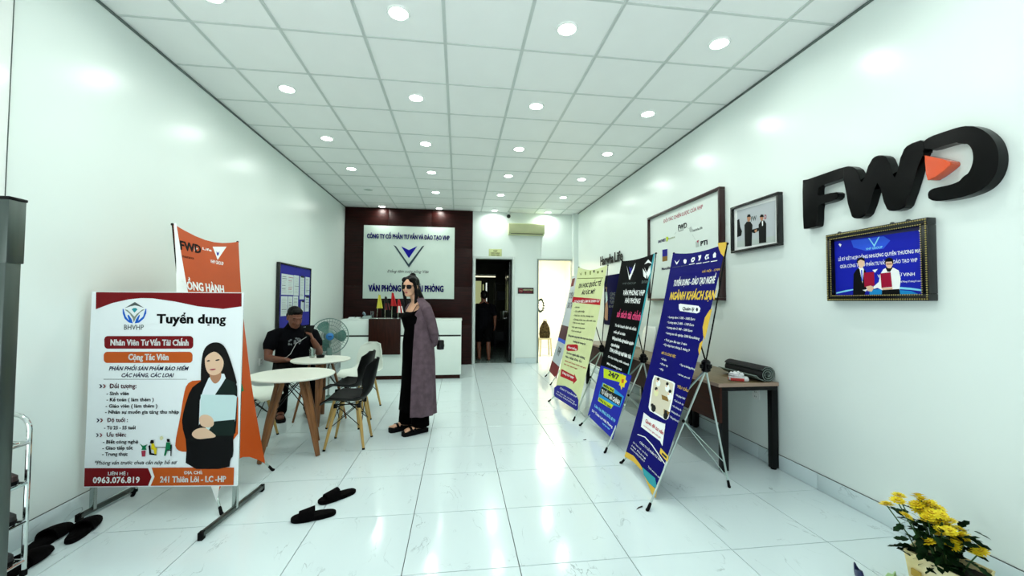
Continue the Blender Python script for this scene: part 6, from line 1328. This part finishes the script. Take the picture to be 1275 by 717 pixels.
for (x, y, z, hx_, c, lab, rz) in ((2.10, 1.76, 0, .05, '#a8d08a', 'pale green paper packet in front of the flower pot', .5), (2.09, 1.66, 0, .04, '#5a2f8a', 'purple packet beside the flower pot', -.3), (2.00, 1.84, 0, .04, '#1c2a5a', 'dark blue ribbon bow on the floor by the flower pot', 1.0)):
    mm = M('packet_' + c, c, rough=.4); mb = MB()
    if 'ribbon' in lab:
        tt = thing('ribbon_bow', lab, 'ribbon', (x, y, z), rz)
        for s in (-1, 1):
            mb = MB(); mb.loft([[Vector((s * .055 * math.sin(PI * k / 10) * (1 + .2 * (k > 5)), .03 * math.cos(PI * k / 10) * (1 if k < 6 else .6) * .6, .012 + .028 * math.sin(2 * PI * k / 10) * .5 + .02 + e)) + Vector((0, yy, 0)) for e, yy in ((-.016, 0), (.016, 0), (.016, .002), (-.016, .002))] for k in range(11)]); mb.build('loop', mm, tt)
        mb = MB(); mb.ball((0, 0, .03), .014, seg=8); mb.build('knot', mm, tt)
    else:
        tt = thing('wrapped_packet', lab, 'packet', (x, y, z), rz)
        mb.box((-hx_, -.035, 0), (hx_, .035, .05), bevel=.008); mb.build('packet', mm, tt)
        mb = MB(); mb.prism([(-.035, 0), (.035, 0), (.02, .03), (-.02, .03)], lambda a, b: Vector((a, -.002, .05 + b)), lambda a, b: Vector((a, .002, .05 + b))); mb.build('folded_top', mm, tt)
o = MB(); o.tube([(-.03, -.012, .002), (-.01, .004, .003), (.015, .012, .006), (.03, .022, .003)], [.0015, .004, .004, .001], n=6); o = o.build('dry_leaf', M('dry_leaf_brown', '#3a2c22', rough=.8)); o.location = (1.22, 2.645, 0); tag(o, 'tiny curled dry leaf on the floor tile in front of the navy banner', 'leaf')
o = MB(); o.tube([(-.014, 0, .003), (.012, .006, .004), (.02, .0, .002)], [.002, .004, .001], n=6); o = o.build('dry_leaf', MATS['dry_leaf_brown']); o.location = (1.262, 3.99, 0); tag(o, 'tiny dark scrap on the floor tile by the black banner', 'leaf')

# ------------------------------------------------------------------ people
def hand(wrist, d, pn, size=1.0, curl=.5, thumb=1):
    """palm and five separate fingers as swept chains; d = finger direction, pn = palm normal, thumb side = +-1"""
    d = Vector(d).normalized(); pn = Vector(pn); pn = (pn - d * pn.dot(d)).normalized(); s = d.cross(pn) * thumb; w_ = Vector(wrist); S = size; out = []
    out.append(('t', [w_, w_ + d * .04 * S, w_ + d * .085 * S], [(.026 * S, .018 * S), (.038 * S, .015 * S), (.040 * S, .013 * S)], s))
    for k, (off, L) in enumerate(((.030, .072), (.010, .080), (-.010, .075), (-.030, .058))):
        b = w_ + d * .08 * S + s * off * S; p = [b]; dd = d.copy()
        for q in range(3):
            dd = (dd * math.cos(curl * .6) + pn * math.sin(curl * .6)).normalized(); p.append(p[-1] + dd * L * S * (.42, .33, .25)[q])
        out.append(('t', p, [.0088 * S, .0082 * S, .0076 * S, .0062 * S]))
    b = w_ + d * .025 * S + s * .030 * S; td = (d * .62 + s * .75 + pn * .25).normalized()
    out.append(('t', [b, b + td * .035 * S, b + (td * .9 + d * .35 + pn * .2).normalized() * .065 * S, b + (td * .7 + d * .6 + pn * .3).normalized() * .088 * S], [.013 * S, .0105 * S, .0095 * S, .0075 * S]))
    return out
def head_chains(c, f=Vector((1, 0, 0)), s=1.0, jaw=1.0):
    """skull, face, jaw, nose, brow, cheeks, chin and ears, facing f"""
    f = Vector(f).normalized(); R = f.to_track_quat('X', 'Z').to_matrix(); c = Vector(c); A = lambda x, y, z: c + R @ (Vector((x, y, z)) * s)
    return [('b', A(-.012, 0, .035), (.098 * s, .076 * s, .085 * s), R), ('b', A(.022, 0, -.02), (.072 * s, .064 * s * jaw, .085 * s), R), ('b', A(.042, 0, -.078), (.046 * s, .045 * s * jaw, .030 * s), R), ('b', A(.072, 0, -.092), (.018 * s, .02 * s * jaw, .014 * s), R),
        ('t', [A(.085, 0, .02), A(.100, 0, -.012), A(.108, 0, -.028)], [.009 * s, .011 * s, .012 * s]), ('b', A(.097, .011, -.030), .0085 * s), ('b', A(.097, -.011, -.030), .0085 * s),
        ('t', [A(.070, -.045, .024), A(.086, -.015, .03), A(.086, .015, .03), A(.070, .045, .024)], .0095 * s), ('b', A(.066, .037, -.025), (.022 * s, .018 * s, .02 * s), R), ('b', A(.066, -.037, -.025), (.022 * s, .018 * s, .02 * s), R),
        ('t', [A(.084, -.02, -.058), A(.091, 0, -.055), A(.084, .02, -.058)], .0065 * s), ('t', [A(.083, -.018, -.066), A(.089, 0, -.067), A(.083, .018, -.066)], .0068 * s),
        ('b', A(-.012, .076 * (.95 + .05 * jaw), -.005), (.016 * s, .010 * s, .03 * s), R), ('b', A(-.012, -.076 * (.95 + .05 * jaw), -.005), (.016 * s, .010 * s, .03 * s), R)], A, R

# --- the woman: standing, turned to the counter side, hands clasped behind her back
wm = thing('person', 'standing person in sunglasses and a long mauve cardigan over black clothes', 'person', (-.44, 4.50, 0), math.radians(214))
wm.scale = (.955, .955, .955)
HC = (.085, 0, 1.595)
hd, HA, HR = head_chains(HC, Vector((1, .62, -.06)), .98, .96)
ch = hd + [('t', [(.005, 0, 1.40), (.02, 0, 1.46), (.05, 0, 1.54)], [(.068, .06), (.05, .05), (.048, .05)], (0, 1, 0)),
    ('t', [(-.01, 0, .88), (-.01, 0, .97), (0, 0, 1.10), (.01, 0, 1.22), (.012, 0, 1.32), (.0, 0, 1.405)], [(.15, .10), (.165, .112), (.12, .092), (.13, .105), (.145, .105), (.10, .07)], (0, 1, 0)),
    ('b', (.07, .065, 1.24), .055), ('b', (.07, -.065, 1.24), .055)]
for s, fx in ((1, 0.0), (-1, .05)):
    ch.append(('t', [(-.01, s * .09, .92), (fx * .4 + .01, s * .095, .70), (fx * .7 + .015, s * .095, .50), (fx * .9, s * .098, .32), (fx - .01, s * .10, .11)], [.092, .075, .055, .052, .035]))
    ch.append(('t', [(fx - .045, s * .10, .075), (fx + .02, s * .102, .082), (fx + .10, s * .106, .066), (fx + .165, s * .110, .058)], [(.030, .034), (.034, .036), (.042, .020), (.036, .014)], (0, 1, 0)))
    for q in range(5): ch.append(('t', [(fx + .16, s * (.110 + (q - 2) * .0155 * -1), .056), (fx + .195 - .006 * q, s * (.110 + (q - 2) * -.0165), .052)], [.0095, .0075]))
    ch.append(('t', [(-.0, s * .12, 1.37), (-.01, s * .175, 1.36), (-.05, s * .205, 1.23), (-.085, s * .215, 1.10), (-.135, s * .15, 1.0), (-.175, s * .06, .93)], [.045, .052, .046, .042, .036, .026]))
    ch += hand((-.175, s * .06, .93), (-.25, -s * .85, -.45), (-.6 * s, 0, -.3), .95, .55, -s)
blob('body', ch, skin_m, wm, voxel=.0052)
def ringz(cx_, cy_, z, rx, ry, n=40, a0=0, a1=2 * PI, fold=0, nf=9, ph=0): return [Vector((cx_ + (rx + fold * math.sin(nf * a + ph)) * math.cos(a), cy_ + (ry + fold * math.sin(nf * a + ph)) * math.sin(a), z)) for a in [a0 + (a1 - a0) * k / (n - 1 if a1 - a0 < 6.2 else n) for k in range(n)]]
dress = [(1.375, .0, .085, .105), (1.345, .016, .126, .140), (1.26, .035, .142, .158), (1.12, .012, .118, .150), (.98, .0, .142, .185), (.75, .0, .142, .185), (.5, .005, .146, .188), (.30, .012, .156, .192), (.235, .014, .160, .194)]
mb = MB(); mb.loft([ringz(c, 0, z, rx, ry, fold=.006 * max(0, 1.1 - z), nf=7) for z, c, rx, ry in dress], caps=False)
# cut the scoop neckline low in front
for v in mb.bm.verts:
    if v.co.z > 1.33 and v.co.x > .03: v.co.z -= min(.05, (v.co.x - .03) * .5)
bmesh.ops.solidify(mb.bm, geom=mb.bm.faces[:], thickness=-.004); mb.build('dress', cloth_black, wm, smooth=60)
for s, fx in ((1, 0.0), (-1, .05)):
    mb = MB(); mb.loft([ringz(fx * (1 - z) + .0, s * .10, z, r, r * 1.0, n=24, fold=.004, nf=5, ph=s) for z, r in ((.62, .092), (.4, .092), (.2, .094), (.075, .098))], caps=False); bmesh.ops.solidify(mb.bm, geom=mb.bm.faces[:], thickness=-.003); mb.build('trouser_leg', cloth_black, wm, smooth=60)
    mb = MB(); sp_ = [(fx - .085, .033), (fx - .07, .040), (fx + .0, .037), (fx + .1, .047), (fx + .17, .047), (fx + .205, .034), (fx + .21, .015)]
    out = [Vector((x, s * .106 + w_, 0)) for x, w_ in sp_] + [Vector((x, s * .106 - w_, 0)) for x, w_ in sp_[::-1]]
    mb.loft([[p * 1.0 + Vector((0, 0, z)) for p in out] for z in (0.0, .042)]); so = mb.build('sandal_sole', black_rubber, wm)
    mb = MB()
    for xa in (.085, .125): mb.loft([[Vector((fx + xa + dx, s * .106 + .050 * math.cos(a) * q, .040 + .048 * math.sin(a) * q)) for q, dx in ((1, -.013), (1, .013), (.9, .013), (.9, -.013))] for a in [PI * k / 10 for k in range(11)]])
    mb.loft([[Vector((fx - .035 + dx, s * .104 + .044 * math.cos(a) * q, .085 + (.01 * math.sin(a)) + dz)) for q, dx, dz in ((1, -.0, -.008), (1, .0, .008), (.88, .0, .008), (.88, .0, -.008))] for a in [2 * PI * k / 18 for k in range(19)]])
    mb.build('sandal_strap', black_plastic, wm, smooth=50)
# cardigan: open front, one side hanging forward of the other
A0, A1 = math.radians(40), math.radians(282)
cg = [(1.475, .0, .070, .075, 0), (1.44, -.005, .092, .11, 0), (1.415, -.010, .11, .165, 0), (1.375, -.012, .124, .205, 0), (1.30, -.01, .136, .205, .002), (1.15, -.012, .140, .196, .004), (1.0, -.015, .162, .206, .006), (.8, -.015, .180, .220, .006), (.55, -.012, .190, .228, .008), (.35, -.012, .200, .236, .010), (.20, -.012, .208, .242, .011)]
mb = MB(); R = [ringz(c, 0, z, rx, ry, n=44, a0=A0 + (.25 if z > 1.3 else 0), a1=A1, fold=fo, nf=11, ph=z * 1.5) for z, c, rx, ry, fo in cg]
mb.loft(R, caps=False, closed=False); bmesh.ops.recalc_face_normals(mb.bm, faces=mb.bm.faces[:]); bmesh.ops.solidify(mb.bm, geom=mb.bm.faces[:], thickness=.005)
mb.build('cardigan', cloth_mauve, wm, smooth=60)
for s in (1, -1):
    blob('sleeve', [('t', [(-.005, s * .135, 1.375), (-.012, s * .18, 1.355), (-.052, s * .212, 1.23), (-.088, s * .222, 1.10), (-.13, s * .165, 1.01), (-.158, s * .095, .955)], [.052, .064, .058, .053, .048, .042])], cloth_mauve, wm, voxel=.008)
mb = MB(); mb.loft([ringz(.004, 0, 1.478 - q * .01, .068 - q * .002, .073 - q * .002, n=30, a0=math.radians(60), a1=math.radians(300)) for q in (0, 1, 2)], closed=False); bmesh.ops.solidify(mb.bm, geom=mb.bm.faces[:], thickness=.006); mb.build('collar', cloth_mauve, wm, smooth=60)
# hair, bun and loose locks
hair = [('b', HA(-.030, 0, .048), (.102, .086, .090), HR), ('b', HA(-.062, 0, -.02), (.07, .078, .10), HR), ('b', HA(.02, .045, .082), (.06, .04, .035), HR), ('b', HA(.02, -.045, .082), (.06, .04, .035), HR), ('b', HA(-.055, 0, .135), (.036, .036, .030), HR),
    ('t', [HA(-.07, .0, -.02), HA(-.11, .01, -.12), HA(-.12, .015, -.22), HA(-.125, .01, -.30)], [(.085, .055), (.098, .058), (.095, .05), (.05, .02)], (0, 1, 0)), ('t', [HA(-.06, .05, -.04), HA(-.085, .075, -.14), HA(-.10, .085, -.24)], [.04, .045, .02])]
for s in (1, -1): hair.append(('t', [HA(.03, s * .070, .05), HA(.018, s * .082, -.02), HA(.0, s * .075, -.10), HA(.0, s * .065, -.18), HA(.015, s * .075, -.26)], [.018, .018, .020, .017, .008]))
blob('hair', hair, hair_m, wm, voxel=.006, smooth_it=2)
mb = MB()
for s in (1, -1):
    L_ = [(.027 * math.copysign(abs(math.cos(a)) ** .7, math.cos(a)), .024 * math.copysign(abs(math.sin(a)) ** .7, math.sin(a))) for a in [2 * PI * k / 20 for k in range(20)]]
    mb.prism(L_, lambda a, b, s=s: HA(.094 - abs(s * .034 + a) * .25 * 1, s * .034 + a, .004 + b), lambda a, b, s=s: HA(.100 - abs(s * .034 + a) * .25, s * .034 + a, .004 + b))
gl_ = mb.build('sunglasses_lenses', sign_black, wm, smooth=30)
mb = MB(); mb.tube([HA(.098, -.008, .014), HA(.101, 0, .016), HA(.098, .008, .014)], .003, n=6)
for s in (1, -1): mb.tube([HA(.083, s * .062, .014), HA(.05, s * .082, .014), HA(-.02, s * .084, .010)], .003, n=6)
mb.build('sunglasses_frame', black_metal, wm)
mb = MB(); mb.tube([HA(.084, -.019, -.061), HA(.0935, -.005, -.059), HA(.0935, .005, -.059), HA(.084, .019, -.061)], [.004, .0085, .0085, .004], n=8); mb.build('lips', M('lips_rose', '#b0525a', rough=.4), wm)
t = thing('shoulder_bag', 'small black shoulder bag at the hip of the standing person', 'bag', wm.location, wm.rotation_euler.z); t.scale = wm.scale
mb = MB(); mb.box((-.265, .09, .89), (-.20, .16, 1.0), bevel=.012); mb.build('pouch', M('bag_black_leather', '#0c0b0c', rough=.35), t)
mb = MB(); mb.bar((-.268, .10, .935), (-.268, .15, .935), .004, .03); mb.build('clasp', steel, t)
mb = MB(); mb.tube([(-.225, .125, .995), (-.18, .17, 1.08), (-.12, .215, 1.18) if False else (-.150, .165, 1.15), (-.10, .195, 1.27) if False else (-.105, .165, 1.28), (-.03, .12, 1.422), (.06, .10, 1.39), (.115, .09, 1.30)], [(.008, .003)] * 7, n=8, side=(.5, .8, 0)); mb.build('strap', cloth_black, t)

# --- the seated person: bent over a phone, back to the wall
mn = thing('person', 'seated person in a black printed T-shirt looking down at a phone', 'person', (-2.07, 5.52, 0), math.radians(-64))
mn.scale = (1.0, 1.0, 1.0)
MH = (.115, 0, 1.155)
hd, MA, MR = head_chains(MH, Vector((1, .30, -.42)), 1.06, 1.12)
ch = hd + [('t', [(.0, 0, .98), (.03, 0, 1.03), (.075, 0, 1.11)], [(.085, .07), (.062, .062), (.06, .062)], (0, 1, 0)),
    ('t', [(-.02, 0, .50), (-.02, 0, .60), (-.01, 0, .74), (.01, 0, .88), (.0, 0, .985)], [(.18, .13), (.18, .14), (.175, .135), (.185, .125), (.13, .085)], (0, 1, 0))]
arms = {}
for s in (1, -1):
    ch.append(('t', [(.0, s * .10, .53), (.20, s * .13, .535), (.42, s * .15, .52), (.41, s * .15, .30), (.37, s * .15, .10)], [.10, .09, .066, .058, .042]))
    ch.append(('t', [(.33, s * .15, .055), (.42, s * .155, .055), (.54, s * .165, .045)], [(.036, .04), (.042, .04), (.042, .026)], (0, 1, 0)))
arms[-1] = [(.0, -.15, .955), (-.0, -.215, .935), (.06, -.27, .78), (.10, -.275, .68), (.22, -.20, .665), (.33, -.09, .665)]
arms[1] = [(.0, .15, .955), (-.0, .215, .935), (.07, .27, .79), (.11, .285, .71), (.20, .24, .80), (.27, .19, .885)]
for s in (1, -1): ch.append(('t', arms[s], [.06, .066, .054, .048, .042, .030]))
ch += hand((.33, -.09, .665), (.75, .65, -.05), (0, 0, -1), 1.05, .5, 1)
ch += hand((.27, .19, .885), (.35, -.35, .85), (-.2, -.9, -.2), 1.05, .7, -1)
blob('body', ch, skin_d, mn, voxel=.0055)
ts = [('t', [(-.02, 0, .50), (-.02, 0, .60), (-.01, 0, .74), (.01, 0, .88), (.0, 0, .985), (.02, 0, 1.035)], [(.205, .15), (.208, .165), (.20, .158), (.205, .142), (.165, .11), (.10, .085)], (0, 1, 0))]
for s in (1, -1): ts.append(('t', [Vector(arms[s][0]), Vector(arms[s][1]), Vector(arms[s][1]).lerp(Vector(arms[s][2]), .75)], [.082, .086, .082]))
tsh = blob('t_shirt', ts, cloth_navy, mn, voxel=.007)
mb = MB(); rg = random.Random(4)
for k in range(16):
    y, z = rg.uniform(-.07, .07), rg.uniform(-.05, .05); sz = rg.uniform(.01, .022)
    if math.hypot(y, z * 1.3) > .08: continue
    c = Vector((.149 + (0.90 - (.87 + z)) * .06, y, .87 + z)); P = [(sz * math.cos(a) * rg.uniform(.5, 1), sz * math.sin(a) * rg.uniform(.5, 1)) for a in [2 * PI * q / 7 for q in range(7)]]
    mb.prism(P, lambda a, b, c=c: c + Vector((-.012, a, b)), lambda a, b, c=c: c + Vector((.006 - 1.2 * (c.y + a) ** 2, a, b)))
mb.build('chest_print', M('print_grey_cloth', '#6f7678', rough=.8), mn)
tr = []
for s in (1, -1): tr.append(('t', [(-.04, s * .09, .53), (.18, s * .128, .538), (.42, s * .15, .525), (.425, s * .15, .40), (.40, s * .15, .22), (.37, s * .15, .085)], [.122, .108, .083, .078, .07, .066]))
tr.append(('t', [(-.03, -.09, .53), (-.03, .09, .53)], [.125, .125]))
blob('trousers', tr, cloth_black, mn, voxel=.008)
for s in (1, -1):
    mb = MB(); P = [(.27, .036), (.30, .044), (.42, .045), (.52, .052), (.585, .036), (.60, .01)]; out = [Vector((x, s * .158 + w_, 0)) for x, w_ in P] + [Vector((x, s * .158 - w_, 0)) for x, w_ in P[::-1]]
    mb.loft([[p + Vector((0, 0, z)) for p in out] for z in (0, .022)]); mb.build('sandal_sole', black_rubber, mn)
    mb = MB(); mb.loft([[Vector((.49 + dx, s * .162 + .054 * math.cos(a) * q, .018 + .062 * math.sin(a) * q)) for q, dx in ((1, -.03), (1, .03), (.92, .03), (.92, -.03))] for a in [PI * k / 10 for k in range(11)]]); mb.build('sandal_strap', black_rubber, mn, smooth=50)
hair = [('b', MA(-.022, 0, .060), (.104, .086, .080), MR), ('b', MA(-.055, 0, .01), (.068, .082, .075), MR), ('b', MA(.035, 0, .098), (.055, .066, .032), MR)]
blob('hair', hair, hair_m, mn, voxel=.006, smooth_it=2)
mb = MB()
for s in (1, -1): mb.tube([MA(.082, s * .018, .026), MA(.084, s * .035, .031), MA(.072, s * .052, .026)], [.003, .0045, .003], n=6)
mb.build('eyebrows', hair_m, mn)
mb = MB()
for s in (1, -1): mb.tube([MA(.083, s * .020, .004), MA(.0845, s * .033, .0), MA(.077, s * .046, .004)], [.002, .0042, .002], n=6)
mb.build('eyelids', M('eyelid_dark', '#2a1712', rough=.6), mn)
mb = MB(); mb.tube([MA(.083, -.019, -.062), MA(.092, 0, -.061), MA(.083, .019, -.062)], [.003, .0055, .003], n=8); mb.build('lips', M('lips_brown', '#6e3a34', rough=.5), mn)
t = thing('smartphone', 'dark smartphone held up in the hand of the seated person', 'phone', mn.location, mn.rotation_euler.z)
hp = Vector((.315, .135, 1.0)); Rp = Vector((-.7, -.15, .55)).to_track_quat('Z', 'Y').to_matrix()
mb = MB(); mb.box((-.05, -.09, -.005), (.05, .09, .004), bevel=.004)
for v in mb.bm.verts: v.co = Rp @ v.co + hp
mb.build('case', black_plastic, t)
mb = MB(); mb.box((-.045, -.083, .0042), (.045, .083, .0052))
for v in mb.bm.verts: v.co = Rp @ v.co + hp
mb.build('screen', sign_black, t)
mb = MB(); e0 = hp + Rp @ Vector((0, -.092, 0))
mb.tube([hp + Rp @ Vector((0, -.088, 0)), (.34, .0, .86), (.36, -.06, .74), (.335, -.10, .70), (.32, -.12, .69)], .0028, n=6); mb.build('charging_cable', M('cable_white', '#c9cfcc', rough=.5), t)

# --- the man in the dark passage, seen from behind
mp = thing('person', 'dark figure of a person in shorts walking away through the dark doorway', 'person', (.60, YB + .62, 0), math.radians(95))
hd, PA, PR = head_chains((.02, 0, 1.50), Vector((1, .1, -.1)), 1.0, 1.05)
ch = hd + [('t', [(0, 0, 1.30), (.005, 0, 1.36), (.01, 0, 1.44)], [(.07, .06), (.055, .055), (.052, .055)], (0, 1, 0)), ('t', [(0, 0, .82), (0, 0, .93), (0, 0, 1.08), (0, 0, 1.20), (0, 0, 1.31)], [(.16, .11), (.165, .115), (.155, .11), (.18, .115), (.125, .075)], (0, 1, 0))]
for s, a in ((1, .10), (-1, -.06)):
    ch.append(('t', [(0, s * .09, .86), (a * .6, s * .10, .62), (a, s * .10, .45), (a - .04, s * .10, .25), (a - .08, s * .10, .08)], [.095, .078, .055, .054, .036]))
    ch.append(('t', [(a - .13, s * .10, .045), (a - .05, s * .105, .05), (a + .09, s * .115, .03)], [(.032, .034), (.038, .036), (.04, .02)], (0, 1, 0)))
    ch.append(('t', [(0, s * .14, 1.27), (0, s * .21, 1.24), (-.03, s * .265, 1.02), (.04, s * .275, .82)], [.055, .058, .044, .030])); ch += hand((.04, s * .275, .82), (.2, 0, -1), (0, -s, 0), 1.0, .4, s if s > 0 else -1)
blob('body', ch, skin_d, mp, voxel=.0065)
ts = [('t', [(0, 0, .80), (0, 0, .93), (0, 0, 1.08), (0, 0, 1.20), (0, 0, 1.30), (.005, 0, 1.335)], [(.19, .135), (.19, .14), (.18, .13), (.20, .13), (.15, .09), (.075, .07)], (0, 1, 0))]
for s in (1, -1): ts.append(('t', [(0, s * .15, 1.265), (0, s * .215, 1.24), (-.02, s * .25, 1.09)], [.066, .074, .076]))
blob('t_shirt', ts, cloth_navy, mp, voxel=.009)
so_ = [('t', [(0, -.08, .84), (0, .08, .84)], [.125, .125])]
for s, a in ((1, .10), (-1, -.06)): so_.append(('t', [(0, s * .09, .86), (a * .6, s * .10, .62), (a * .9, s * .10, .50)], [.118, .105, .10]))
blob('shorts', so_, cloth_black, mp, voxel=.009)
blob('hair', [('b', PA(-.022, 0, .058), (.102, .084, .080), PR), ('b', PA(-.055, 0, .0), (.064, .08, .075), PR)], hair_m, mp, voxel=.007, smooth_it=2)

bpy.data.objects.remove(_to_, do_unlink=True)
